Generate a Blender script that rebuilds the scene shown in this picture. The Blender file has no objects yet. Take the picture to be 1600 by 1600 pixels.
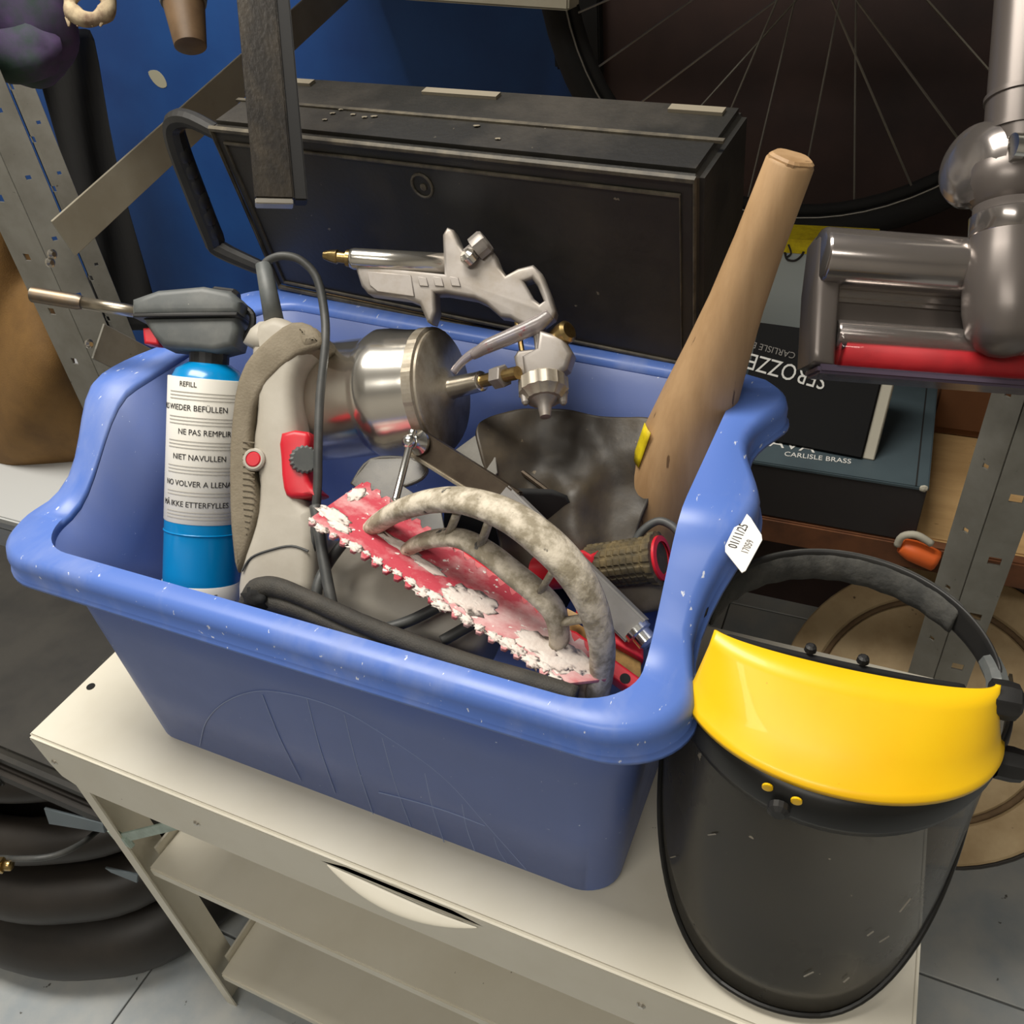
import bpy, bmesh, math, random
from mathutils import Vector, Matrix, noise
random.seed(7)
scene = bpy.context.scene
COL = scene.collection

# ------------------------------------------------------------------ camera
F = 1300.0                               # focal length in pixels of the 1600 frame
_n = Vector((192, 1680, F)).normalized()            # straight down, in camera axes
_l = Vector((-3208, -640, F)); _l = (_l - _n * _l.dot(_n)).normalized()
AX, AZ = -_l, -_n
AY = AZ.cross(AX)
R = Matrix((AX, AY, AZ))                 # camera axes (x right, y down, z forward) -> world
C = Vector((0, 0, 1.20))
RIGHT, UP, FWD = R @ Vector((1, 0, 0)), R @ Vector((0, -1, 0)), R @ Vector((0, 0, 1))
cam_d = bpy.data.cameras.new('camera'); cam = bpy.data.objects.new('camera', cam_d); COL.objects.link(cam)
cam_d.sensor_width = 36; cam_d.lens = 36 * F / 1600; cam_d.clip_start = .01
M = Matrix((RIGHT, UP, -FWD)).transposed().to_4x4(); M.translation = C
cam.matrix_world = M
scene.camera = cam

# ------------------------------------------------------------------ light
scene.view_settings.view_transform = 'Standard'
scene.view_settings.look = 'None'
scene.view_settings.gamma = 1
scene.view_settings.use_curve_mapping = False
scene.view_settings.exposure = 0.0
w = bpy.data.worlds.new('world'); scene.world = w; w.use_nodes = True
w.node_tree.nodes['Background'].inputs[0].default_value = (.80, .86, 1.0, 1)
w.node_tree.nodes['Background'].inputs[1].default_value = .2

def area(name, loc, target, sx, sy, energy, col):
    d = bpy.data.lights.new(name, 'AREA'); d.shape = 'RECTANGLE'; d.size = sx; d.size_y = sy
    d.energy = energy; d.color = col
    o = bpy.data.objects.new(name, d); COL.objects.link(o); o.location = loc
    o.rotation_euler = (Vector(target) - Vector(loc)).to_track_quat('-Z', 'Y').to_euler()
    return o
area('ceiling_and_fill_light', (-.82, .42, 2.45), (-.82, .42, 0), 1.3, .6, 44, (1, .95, .86))
area('ceiling_and_fill_light', (-.2, -1.05, 2.45), (-.2, -1.05, 0), 1.3, .25, 18, (1, .95, .86))  # added fill lamp, brightens faces turned towards the camera

# ------------------------------------------------------------------ pixel helpers (world points at stated depths)
def ray(px, py): return R @ Vector(((px - 800) / F, (py - 800) / F, 1))
def D(px, py, d): return C + ray(px, py) * d
def PZ(px, py, z): r = ray(px, py); return C + r * ((z - C.z) / r.z)
def PY(px, py, y): r = ray(px, py); return C + r * ((y - C.y) / r.y)
def PX(px, py, x): r = ray(px, py); return C + r * ((x - C.x) / r.x)

class Plane:
    """plane through three points; u along a->b, n towards the camera"""
    def __init__(s, a, b, c):
        s.o = Vector(a); s.u = (Vector(b) - s.o).normalized()
        n = s.u.cross(Vector(c) - s.o).normalized()
        if n.dot(C - s.o) < 0: n = -n
        s.n = n; s.v = n.cross(s.u)
    def hit(s, px, py):
        r = ray(px, py); t = (s.o - C).dot(s.n) / r.dot(s.n)
        return C + r * t
    def uv(s, px, py): q = s.hit(px, py) - s.o; return (q.dot(s.u), q.dot(s.v))
    def at(s, u, v, h=0): return s.o + s.u * u + s.v * v + s.n * h
    def mat(s, off=0):
        m = Matrix((s.u, s.v, s.n)).transposed().to_4x4(); m.translation = s.o + s.n * off; return m
    def shifted(s, h):
        p = Plane.__new__(Plane); p.o = s.o + s.n * h; p.u, p.v, p.n = s.u, s.v, s.n; return p
def facing(px, py, d):
    """plane square to the line of sight at a point"""
    a = D(px, py, d)
    return Plane(a, a + RIGHT, a + UP)

# ------------------------------------------------------------------ materials
def S(r, g, b):
    f = lambda c: (c / 12.92 if c <= .04045 else ((c + .055) / 1.055) ** 2.4)
    return (f(r / 255), f(g / 255), f(b / 255), 1)
def mat(name, c1, rough=.5, metal=0, c2=None, scale=20, lo=.4, hi=.65, c3=None, s3=180, t3=.68, bump=0, bscale=120,
        stretch=None, trans=0, alpha=1, emit=None, spec=.5, rvar=0, coat=0, aniso=0):
    m = bpy.data.materials.new(name); m.use_nodes = True
    nt = m.node_tree; b = nt.nodes['Principled BSDF']; L = nt.links.new
    b.inputs['Roughness'].default_value = rough; b.inputs['Metallic'].default_value = metal
    b.inputs['Base Color'].default_value = c1; b.inputs['Specular IOR Level'].default_value = spec
    b.inputs['Coat Weight'].default_value = coat
    if trans: b.inputs['Transmission Weight'].default_value = trans
    if alpha < 1: b.inputs['Alpha'].default_value = alpha
    tc = nt.nodes.new('ShaderNodeTexCoord'); src = tc.outputs['Object']
    if stretch:
        mp = nt.nodes.new('ShaderNodeMapping'); mp.inputs['Scale'].default_value = stretch
        L(src, mp.inputs[0]); src = mp.outputs[0]
    col = None
    if c2:
        n = nt.nodes.new('ShaderNodeTexNoise'); n.inputs['Scale'].default_value = scale; n.inputs['Detail'].default_value = 6
        n.inputs['Roughness'].default_value = .62
        L(src, n.inputs['Vector'])
        r = nt.nodes.new('ShaderNodeValToRGB'); r.color_ramp.elements[0].position = lo; r.color_ramp.elements[1].position = hi
        r.color_ramp.elements[0].color = c1; r.color_ramp.elements[1].color = c2
        L(n.outputs['Fac'], r.inputs[0]); col = r.outputs[0]
        if rvar:
            mr = nt.nodes.new('ShaderNodeMapRange'); mr.inputs[3].default_value = rough; mr.inputs[4].default_value = min(1, rough + rvar)
            mr.inputs[1].default_value = lo; mr.inputs[2].default_value = hi
            L(n.outputs['Fac'], mr.inputs[0]); L(mr.outputs[0], b.inputs['Roughness'])
    if c3:
        n3 = nt.nodes.new('ShaderNodeTexNoise'); n3.inputs['Scale'].default_value = s3; n3.inputs['Detail'].default_value = 3
        L(src, n3.inputs['Vector'])
        r3 = nt.nodes.new('ShaderNodeValToRGB'); r3.color_ramp.elements[0].position = t3; r3.color_ramp.elements[1].position = t3 + .03
        L(n3.outputs['Fac'], r3.inputs[0])
        mx = nt.nodes.new('ShaderNodeMix'); mx.data_type = 'RGBA'
        L(r3.outputs[0], mx.inputs[0])
        if col: L(col, mx.inputs[6])
        else: mx.inputs[6].default_value = c1
        mx.inputs[7].default_value = c3; col = mx.outputs[2]
    if col: L(col, b.inputs['Base Color'])
    if bump:
        nb = nt.nodes.new('ShaderNodeTexNoise'); nb.inputs['Scale'].default_value = bscale; nb.inputs['Detail'].default_value = 4
        L(src, nb.inputs['Vector'])
        bp = nt.nodes.new('ShaderNodeBump'); bp.inputs['Strength'].default_value = bump; bp.inputs['Distance'].default_value = .002
        L(nb.outputs['Fac'], bp.inputs['Height']); L(bp.outputs[0], b.inputs['Normal'])
    return m

MT = {}
MT['cabinet'] = mat('cream_enamel', S(226, 221, 206), .42, c2=S(218, 212, 195), scale=6, c3=S(120, 108, 90), s3=150, t3=.77)
MT['hole'] = mat('dark_hole', S(14, 13, 12), .8)
MT['screw'] = mat('screw_steel', S(210, 205, 195), .3, 1)
MT['mint'] = mat('mint_strip', S(178, 196, 186), .5, c2=S(150, 165, 155), scale=40)
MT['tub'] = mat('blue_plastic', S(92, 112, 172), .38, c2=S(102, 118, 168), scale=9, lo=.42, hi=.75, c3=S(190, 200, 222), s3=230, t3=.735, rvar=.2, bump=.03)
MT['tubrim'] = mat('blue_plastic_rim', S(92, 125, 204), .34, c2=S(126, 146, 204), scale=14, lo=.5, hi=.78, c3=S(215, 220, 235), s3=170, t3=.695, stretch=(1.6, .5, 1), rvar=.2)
MT['tubline'] = mat('pale_blue_line', S(140, 156, 196), .4)
MT['sticker'] = mat('paper_label', S(236, 234, 230), .6)
MT['ink'] = mat('black_ink', S(40, 38, 38), .7)
MT['canblue'] = mat('cylinder_blue', S(0, 132, 196), .25, coat=.3)
MT['canwhite'] = mat('cylinder_white', S(238, 235, 226), .4)
MT['fine'] = mat('fine_print', S(176, 172, 164), .7)
MT['dgrey'] = mat('charcoal_plastic', S(86, 90, 90), .5, c2=S(106, 108, 106), scale=30, c3=S(150, 148, 140), s3=200, t3=.72, bump=.05)
MT['black'] = mat('black_plastic', S(28, 28, 29), .5, c2=S(40, 39, 37), scale=25)
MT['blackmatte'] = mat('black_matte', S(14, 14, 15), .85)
MT['steel'] = mat('dull_steel', S(188, 178, 160), .32, 1, c2=S(140, 120, 95), scale=30, lo=.5, hi=.8)
MT['burnt'] = mat('burnt_steel', S(130, 120, 108), .45, 1, c2=S(170, 140, 105), scale=35, lo=.4, hi=.75)
MT['red'] = mat('red_plastic', S(205, 32, 48), .4, c2=S(190, 26, 42), scale=20)
MT['lgrey'] = mat('light_grey_plastic', S(178, 172, 160), .5, c2=S(164, 157, 144), scale=18, bump=.03)
MT['grip'] = mat('taupe_rubber', S(128, 118, 100), .75, c2=S(112, 102, 84), scale=40, bump=.25, bscale=500)
MT['cable'] = mat('dark_cable', S(62, 64, 64), .5, c2=S(80, 80, 78), scale=40)
MT['alu'] = mat('polished_aluminium', S(232, 228, 220), .2, .95, c2=S(196, 186, 166), scale=14, lo=.5, hi=.85, rvar=.2)
MT['cast'] = mat('cast_aluminium', S(158, 152, 147), .5, .6, c2=S(136, 126, 112), scale=35, lo=.45, hi=.8, bump=.06)
MT['alulid'] = mat('stained_aluminium', S(178, 170, 156), .42, .6, c2=S(128, 114, 92), scale=38, lo=.42, hi=.75, bump=.08)
MT['brass'] = mat('brass', S(196, 170, 116), .3, 1, c2=S(150, 124, 80), scale=60)
MT['hose'] = mat('clear_hose', S(190, 180, 178), .2, trans=.6, c2=S(190, 90, 95), scale=60, lo=.55, hi=.62)
MT['plate'] = mat('plastered_red_plate', S(188, 60, 76), .6, c2=S(236, 216, 212), scale=16, lo=.45, hi=.72, c3=S(236, 230, 224), s3=140, t3=.66, stretch=(1, 1.6, 1), bump=.15, bscale=200)
MT['plaster'] = mat('white_plaster', S(232, 222, 214), .85, c2=S(220, 205, 196), scale=90, bump=.4, bscale=300)
MT['dirty'] = mat('plaster_caked_casting', S(150, 140, 120), .7, c2=S(212, 202, 184), scale=75, lo=.42, hi=.6, c3=S(84, 82, 78), s3=90, t3=.68, bump=.35, bscale=220)
MT['rail'] = mat('clamp_rail_grey', S(142, 140, 138), .45, .3, c2=S(126, 124, 121), scale=20)
MT['raildark'] = mat('worn_dark_steel', S(70, 60, 50), .4, .7, c2=S(88, 78, 66), scale=30)
MT['chrome'] = mat('bright_zinc', S(225, 225, 222), .2, 1)
MT['leather'] = mat('worn_dark_leather', S(54, 49, 43), .5, c2=S(82, 72, 57), scale=16, lo=.4, hi=.7, c3=S(120, 108, 88), s3=120, t3=.72, bump=.25, bscale=90)
MT['fabric'] = mat('black_nylon', S(52, 50, 46), .7, c2=S(68, 64, 58), scale=40, bump=.3, bscale=900)
MT['wood'] = mat('bare_bat_wood', S(186, 152, 112), .55, c2=S(150, 116, 78), scale=7, lo=.35, hi=.75, stretch=(5, 5, .8), c3=S(110, 84, 58), s3=30, t3=.7, bump=.06)
MT['yellow'] = mat('yellow_sticker', S(226, 204, 28), .5, c2=S(196, 170, 20), scale=90)
MT['rubberbrown'] = mat('muddy_rubber', S(66, 58, 40), .75, c2=S(112, 96, 62), scale=55, lo=.45, hi=.7, bump=.2)
MT['wooddk'] = mat('scuffed_cork', S(150, 118, 62), .8, c2=S(110, 84, 44), scale=80, bump=.3)
MT['clear'] = mat('scuffed_clear_plastic', S(104, 100, 90), .35, c2=S(78, 75, 68), scale=40, alpha=.7)
MT['brk'] = mat('dull_grey_plastic', S(116, 113, 106), .6, c2=S(98, 95, 88), scale=40)
MT['case'] = mat('scuffed_black_case', S(34, 33, 30), .42, c2=S(62, 56, 48), scale=7, lo=.42, hi=.75, c3=S(120, 112, 96), s3=110, t3=.74, bump=.12, bscale=250, rvar=.25)
MT['casetrim'] = mat('dusty_case_edge', S(66, 61, 52), .6, c2=S(104, 96, 80), scale=60, lo=.4, hi=.7)
MT['casedust'] = mat('pale_scuff', S(128, 120, 104), .8)
MT['post'] = mat('galvanised_grey', S(142, 140, 132), .5, .25, c2=S(126, 123, 114), scale=16, c3=S(96, 92, 84), s3=90, t3=.72)
MT['brace'] = mat('beige_grey_enamel', S(158, 152, 136), .5, c2=S(146, 139, 122), scale=10)
MT['wallblue'] = mat('blue_wall_paint', S(30, 82, 152), .6, c2=S(24, 66, 132), scale=2.5, bump=.05)
MT['plainwall'] = mat('pale_wall_paint', S(205, 200, 190), .8)
MT['chip'] = mat('bare_plaster', S(176, 172, 150), .9)
MT['dkpanel'] = mat('dark_brown_board', S(62, 44, 40), .75, c2=S(42, 30, 29), scale=4, bump=.1)
MT['spoke'] = mat('dull_spoke', S(150, 146, 138), .45, .8)
MT['tyre'] = mat('tyre_rubber', S(20, 19, 19), .85)
MT['vac'] = mat('vacuum_grey', S(172, 165, 161), .17, .85, c2=S(160, 153, 149), scale=6)
MT['vac2'] = mat('vacuum_matte_grey', S(112, 105, 101), .32, .5)
MT['vacwin'] = mat('clear_window', S(235, 235, 240), .05, trans=1.0, alpha=.45)
MT['vacred'] = mat('red_brush', S(200, 30, 40), .6, c2=S(180, 24, 34), scale=60)
MT['vaclip'] = mat('purple_tinted_lip', S(92, 82, 100), .18, alpha=.85)
MT['yshield'] = mat('yellow_plastic', S(250, 202, 22), .34, c2=S(246, 190, 14), scale=8, c3=S(214, 150, 20), s3=90, t3=.76, coat=.1)
MT['visor'] = mat('smoked_visor', S(44, 41, 35), .2, c2=S(62, 58, 49), scale=10, lo=.35, hi=.75, c3=S(150, 142, 126), s3=150, t3=.735, rvar=.15, alpha=.70)
MT['visoredge'] = mat('black_visor_edge', S(26, 26, 25), .4)
MT['scuff'] = mat('white_scuff', S(150, 145, 135), .8)
MT['foam'] = mat('grey_foam', S(60, 60, 58), .85, c2=S(80, 79, 75), scale=60, bump=.4, bscale=200)
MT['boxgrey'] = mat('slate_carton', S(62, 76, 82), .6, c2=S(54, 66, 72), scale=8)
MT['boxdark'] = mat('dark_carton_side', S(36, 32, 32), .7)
MT['boxblack'] = mat('black_carton', S(15, 15, 16), .75, spec=.2)
MT['print'] = mat('pale_print', S(205, 204, 200), .6)
MT['printdim'] = mat('grey_print', S(120, 116, 112), .6)
MT['boxwhite'] = mat('white_carton', S(178, 186, 186), .6)
MT['page'] = mat('pale_card', S(170, 165, 150), .7)
MT['plank'] = mat('pale_shelf_wood', S(186, 152, 104), .7, c2=S(170, 136, 90), scale=12, stretch=(1, 4, 1), c3=S(130, 98, 60), s3=80, t3=.73)
MT['plankedge'] = mat('brown_shelf_edge', S(108, 66, 38), .7, c2=S(86, 52, 30), scale=30)
MT['brownbox'] = mat('brown_cardboard', S(112, 72, 42), .8, c2=S(98, 62, 36), scale=10)
MT['orange'] = mat('orange_plastic', S(220, 100, 40), .5)
MT['disc'] = mat('beige_plywood', S(176, 154, 118), .7, c2=S(152, 128, 92), scale=14, c3=S(84, 64, 44), s3=45, t3=.71)
MT['groove'] = mat('dirty_groove', S(92, 72, 50), .85, c2=S(112, 90, 64), scale=40)
MT['tile'] = mat('grey_floor_tile', S(188, 190, 188), .35, c2=S(164, 172, 178), scale=9, c3=S(96, 96, 94), s3=60, t3=.72)
MT['grout'] = mat('floor_grout', S(110, 112, 112), .8)
MT['canvas'] = mat('brown_canvas', S(126, 94, 50), .85, c2=S(104, 76, 40), scale=10, bump=.3, bscale=500)
MT['white'] = mat('white_board', S(200, 202, 202), .5)
MT['trunk'] = mat('scuffed_dark_lid', S(44, 43, 41), .5, c2=S(58, 56, 52), scale=9, c3=S(110, 106, 98), s3=60, t3=.76, bump=.08)
MT['rubber'] = mat('black_rubber', S(34, 31, 29), .5, c2=S(48, 43, 38), scale=8)
MT['iron'] = mat('old_black_iron', S(34, 30, 26), .4, .4, c2=S(58, 51, 41), scale=22, lo=.42, hi=.75, stretch=(3, 3, .6), bump=.12)
MT['irondark'] = mat('black_iron_edge', S(12, 11, 11), .5, .2)
MT['cloth'] = mat('purple_green_cloth', S(84, 66, 104), .9, c2=S(48, 70, 58), scale=9, lo=.42, hi=.6, bump=.3, bscale=60)
MT['cream'] = mat('cream_fluff', S(196, 178, 146), .9, c2=S(120, 98, 80), scale=40, bump=.4)
MT['handlewood'] = mat('brown_handle_wood', S(112, 88, 62), .5, c2=S(84, 64, 44), scale=20)
MT['bluegrey'] = mat('pale_blue_panel', S(120, 132, 140), .6)

# ------------------------------------------------------------------ object helpers
ORIG = {}
def thing(name, base, label, cat, group=None, kind=None):
    o = bpy.data.objects.new(name, None); COL.objects.link(o); o.location = base; o.empty_display_size = .02
    ORIG[o] = Vector(base); tag(o, label, cat, group, kind); return o
def tag(o, label=None, cat=None, group=None, kind=None):
    if label: o['label'] = label
    if cat: o['category'] = cat
    if group: o['group'] = group
    if kind: o['kind'] = kind
    return o
def put(name, me, m, parent=None, smooth=False, auto=None, label=None):
    """mesh in world coordinates -> object with its origin at its own base"""
    if len(me.vertices):
        xs = [v.co.x for v in me.vertices]; ys = [v.co.y for v in me.vertices]; zs = [v.co.z for v in me.vertices]
        c = Vector(((min(xs) + max(xs)) / 2, (min(ys) + max(ys)) / 2, min(zs)))
    else: c = Vector()
    me.transform(Matrix.Translation(-c))
    o = bpy.data.objects.new(name, me); COL.objects.link(o); me.name = name
    for mm in (m if isinstance(m, (list, tuple)) else [m]): me.materials.append(MT[mm] if isinstance(mm, str) else mm)
    o.location = c - (ORIG[parent] if parent else Vector()); ORIG[o] = c
    if parent: o.parent = parent
    if smooth or auto:
        for p in me.polygons: p.use_smooth = True
        if auto:
            bm = bmesh.new(); bm.from_mesh(me)
            for e in bm.edges:
                if len(e.link_faces) == 2 and e.calc_face_angle(0) > auto: e.smooth = False
            bm.to_mesh(me); bm.free()
    if label: o['label'] = label
    return o
def bm_mesh(bm, fix=True):
    if fix: bmesh.ops.recalc_face_normals(bm, faces=bm.faces)
    me = bpy.data.meshes.new('m'); bm.to_mesh(me); bm.free(); return me
def mesh(vs, fs):
    me = bpy.data.meshes.new('m'); me.from_pydata([tuple(v) for v in vs], [], fs); 
    bm = bmesh.new(); bm.from_mesh(me); bmesh.ops.recalc_face_normals(bm, faces=bm.faces); bm.to_mesh(me); bm.free()
    return me
def hexa(corners, bev=0, seg=2):
    """8 corners: 4 of one face in order, then 4 of the opposite face"""
    bm = bmesh.new(); v = [bm.verts.new(c) for c in corners]
    for f in ((0,1,2,3), (7,6,5,4), (0,4,5,1), (1,5,6,2), (2,6,7,3), (3,7,4,0)): bm.faces.new([v[i] for i in f])
    bmesh.ops.recalc_face_normals(bm, faces=bm.faces)
    if bev: bmesh.ops.bevel(bm, geom=bm.edges[:], offset=bev, segments=seg, affect='EDGES', clamp_overlap=True)
    return bm_mesh(bm)
def boxm(x0, x1, y0, y1, z0, z1, bev=0, seg=2):
    return hexa([(x0,y0,z0),(x1,y0,z0),(x1,y1,z0),(x0,y1,z0),(x0,y0,z1),(x1,y0,z1),(x1,y1,z1),(x0,y1,z1)], bev, seg)
def framed(o, u, v, w, lu, lv, lw, bev=0, seg=2):
    """box from corner o along unit axes"""
    o = Vector(o); a, b, c = u * lu, v * lv, w * lw
    return hexa([o, o+a, o+a+b, o+b, o+c, o+a+c, o+a+b+c, o+b+c], bev, seg)
def bar(a, b, wdir, wid, th, bev=0):
    """straight bar from a to b, wid along wdir, th across"""
    a, b = Vector(a), Vector(b); t = (b - a).normalized(); wd = (wdir - t * wdir.dot(t)).normalized(); n = t.cross(wd)
    o = a - wd * wid / 2 - n * th / 2
    return framed(o, t, wd, n, (b - a).length, wid, th, bev)
def catmull(pts, n=6, closed=False):
    P = [Vector(p) for p in pts]; N = len(P); out = []
    rng = range(N if closed else N - 1)
    for i in rng:
        if closed: p0, p1, p2, p3 = P[(i-1) % N], P[i], P[(i+1) % N], P[(i+2) % N]
        else: p0, p1, p2, p3 = P[max(i-1, 0)], P[i], P[i+1], P[min(i+2, N-1)]
        for k in range(n):
            t = k / n
            out.append(.5 * ((2*p1) + (p2-p0)*t + (2*p0-5*p1+4*p2-p3)*t*t + (3*p1-p0-3*p2+p3)*t**3))
    if not closed: out.append(P[-1].copy())
    return out
def tubem(pts, r, seg=10, smooth=0, closed=False, flat=1.0, flatdir=None):
    P = [Vector(p) for p in pts]
    rr = r if isinstance(r, (list, tuple)) else [r] * len(P)
    if smooth:
        q = catmull([(*p, ) for p in P], smooth, closed); n0 = len(P); RR = []
        for i in range(len(q)):
            t = i / smooth; a = int(t); f = t - a
            RR.append(rr[a % n0] * (1-f) + rr[(a+1) % n0 if closed else min(a+1, n0-1)] * f)
        P, rr = q, RR
    n = len(P); vs, fs = [], []
    prev = None
    for i in range(n):
        t = (P[(i+1) % n] - P[i-1]) if closed else (P[min(i+1, n-1)] - P[max(i-1, 0)])
        t.normalize()
        if flatdir is not None: x = (flatdir - t * flatdir.dot(t)).normalized()
        else:
            if prev is None: prev = t.orthogonal().normalized()
            x = (prev - t * prev.dot(t)).normalized()
        prev = x; y = t.cross(x)
        for k in range(seg):
            a = 2 * math.pi * k / seg
            vs.append(P[i] + (x * math.cos(a) * flat + y * math.sin(a)) * rr[i])
    m = n if closed else n - 1
    for i in range(m):
        for k in range(seg):
            j = (i + 1) % n
            fs.append((i*seg+k, i*seg+(k+1) % seg, j*seg+(k+1) % seg, j*seg+k))
    if not closed: fs.append(tuple(range(seg))[::-1]); fs.append(tuple((n-1)*seg+k for k in range(seg)))
    return mesh(vs, fs)
def lathem(o, ax, prof, seg=32, flute=None, cap=True):
    """profile of (distance along ax, radius); flute(angle, t, r) may change the radius"""
    o = Vector(o); ax = ax.normalized(); x = ax.orthogonal().normalized(); y = ax.cross(x)
    vs, fs = [], []
    for t, r in prof:
        for k in range(seg):
            a = 2 * math.pi * k / seg; q = flute(a, t, r) if flute else r
            vs.append(o + ax * t + (x * math.cos(a) + y * math.sin(a)) * q)
    for i in range(len(prof) - 1):
        for k in range(seg): fs.append((i*seg+k, i*seg+(k+1) % seg, (i+1)*seg+(k+1) % seg, (i+1)*seg+k))
    if cap: fs.append(tuple(range(seg))[::-1]); fs.append(tuple((len(prof)-1)*seg+k for k in range(seg)))
    return mesh(vs, fs)
def prismm(loops, pl, t, bev=0, off=0, smooth=0):
    """flat outline (pixels on the plane pl; further loops are holes) given thickness t, centred at off along the normal"""
    cu = bpy.data.curves.new('c', 'CURVE'); cu.dimensions = '2D'; cu.fill_mode = 'BOTH'
    cu.extrude = max(t / 2 - bev, 1e-5); cu.bevel_depth = bev; cu.bevel_resolution = 2; cu.offset = -bev
    if loops and not isinstance(loops[0][0], (tuple, list, Vector)): loops = [loops]
    for lp in loops:
        pts = [pl.uv(*p) for p in lp] if pl else lp
        if smooth: pts = [(q.x, q.y) for q in catmull([(p[0], p[1], 0) for p in pts], smooth, True)]
        s = cu.splines.new('POLY'); s.points.add(len(pts) - 1); s.use_cyclic_u = True
        for i, p in enumerate(pts): s.points[i].co = (p[0], p[1], 0, 1)
    o = bpy.data.objects.new('c', cu); COL.objects.link(o)
    dg = bpy.context.evaluated_depsgraph_get()
    me = bpy.data.meshes.new_from_object(o.evaluated_get(dg))
    bpy.data.objects.remove(o); bpy.data.curves.remove(cu)
    bm = bmesh.new(); bm.from_mesh(me); bmesh.ops.remove_doubles(bm, verts=bm.verts, dist=1e-6); bmesh.ops.recalc_face_normals(bm, faces=bm.faces); bm.to_mesh(me); bm.free()
    if pl: me.transform(pl.mat(off))
    return me
def textm(s, o, u, v, size, ext=.0002, align='CENTER', squash=1.0):
    cu = bpy.data.curves.new('t', 'FONT'); cu.body = s; cu.size = size; cu.extrude = ext; cu.align_x = align; cu.align_y = 'CENTER'
    cu.resolution_u = 3
    ob = bpy.data.objects.new('t', cu); COL.objects.link(ob)
    dg = bpy.context.evaluated_depsgraph_get()
    me = bpy.data.meshes.new_from_object(ob.evaluated_get(dg))
    bpy.data.objects.remove(ob); bpy.data.curves.remove(cu)
    u = u.normalized(); v = (v - u * v.dot(u)).normalized(); n = u.cross(v)
    m = Matrix((u * squash, v, n)).transposed().to_4x4(); m.translation = Vector(o); me.transform(m)
    return me
def sheet(rows, thick=.002, sub=2, jit=0, closed=False):
    """soft surface through a grid of world points"""
    vs, fs = [], []; nr, nc = len(rows), len(rows[0])
    for r in rows:
        for p in r: vs.append(Vector(p) + Vector((random.uniform(-jit, jit), random.uniform(-jit, jit), random.uniform(-jit, jit))))
    for i in range(nr - 1):
        for j in range(nc - 1): fs.append((i*nc+j, i*nc+j+1, (i+1)*nc+j+1, (i+1)*nc+j))
    return mesh(vs, fs)
def soften(o, sub=2, thick=0):
    if thick: m = o.modifiers.new('thickness', 'SOLIDIFY'); m.thickness = thick; m.offset = 0
    m = o.modifiers.new('smooth', 'SUBSURF'); m.levels = sub; m.render_levels = sub
    for p in o.data.polygons: p.use_smooth = True
    return o
def blob(c, rx, ry, rz, seed=0, amp=.15, freq=3, sub=3, axes=None):
    bm = bmesh.new(); bmesh.ops.create_icosphere(bm, subdivisions=sub, radius=1)
    ax = axes or (Vector((1,0,0)), Vector((0,1,0)), Vector((0,0,1)))
    for v in bm.verts:
        k = 1 + amp * noise.fractal(v.co * freq * .5 + Vector((seed*7.3, seed*3.1, seed)), 1, 2, 4)
        q = v.co * k; v.co = Vector(c) + ax[0]*q.x*rx + ax[1]*q.y*ry + ax[2]*q.z*rz
    return bm_mesh(bm)
def disc(o, n, r, h, seg=16): return lathem(o, n, [(0, r), (h*.6, r), (h, r*.85)], seg)
XX, YY, ZZ = Vector((1,0,0)), Vector((0,1,0)), Vector((0,0,1))

# ================================================================== THE SETTING
fl = put('floor', boxm(-2.6, 1.9, -2.4, 1.52, -.03, -.004), 'grout'); tag(fl, 'grey tiled workshop floor below the cabinet', 'floor', kind='structure')
tile0 = None
for i in range(-8, 5):
    for j in range(-2, 5):
        x, y = i * .305 + .12, j * .305 + .02
        if tile0 is None:
            t = put('tile', boxm(x+.0015, x+.3035, y+.0015, y+.3035, -.004, 0, .001, 1), 'tile', fl); tile0 = t
        else:
            t = tile0.copy(); COL.objects.link(t); t.location = tile0.location + Vector(((i+8)*.305, (j+2)*.305, 0))
wb = put('wall_back', boxm(-2.6, 1.9, 1.5, 1.55, -.03, 2.6), 'wallblue'); tag(wb, 'blue painted wall behind the shelving', 'wall', kind='structure')
for nm, bx4, lb in (('ceiling', (-2.6, 1.9, -2.4, 1.55, 2.55, 2.60), 'pale ceiling above the workshop'), ('wall_left', (-2.65, -2.6, -2.4, 1.55, -.03, 2.6), 'pale side wall left of the shelving'),
                    ('wall_right', (1.9, 1.95, -2.4, 1.55, -.03, 2.6), 'pale side wall right of the shelving'), ('wall_front', (-2.6, 1.9, -2.45, -2.4, -.03, 2.6), 'pale wall behind the photographer')):
    tag(put(nm, boxm(*bx4), 'plainwall'), lb, 'ceiling' if nm == 'ceiling' else 'wall', kind='structure')
pw = Plane((0, 1.5, 1), (1, 1.5, 1), (0, 1.5, 2))
put('paint_chip', prismm([(232, 112), (245, 110), (256, 120), (261, 134), (252, 137), (240, 128)], pw, .001, 0, .0005, 3), 'chip', wb)

# dark brown board leaning at the back on the right
t = thing('dark_board', (0, 1.28, 0), 'very dark brown board standing upright behind the bicycle wheel', 'board')
x0 = PY(912, 80, 1.28).x
put('panel', boxm(x0, 1.2, 1.28, 1.30, 0, 1.6), 'dkpanel', t)
put('edge_strip', boxm(x0-.012, x0+.03, 1.262, 1.30, 0, 1.6, .002), 'blackmatte', t)
a = PY(870, 40, 1.40)
o = put('wall_bracket', boxm(a.x, a.x+.05, 1.38, 1.5, PY(885, 105, 1.40).z, 1.6, .004), 'blackmatte'); tag(o, 'black upright strip on the blue wall beside the dark board', 'strip')

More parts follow.
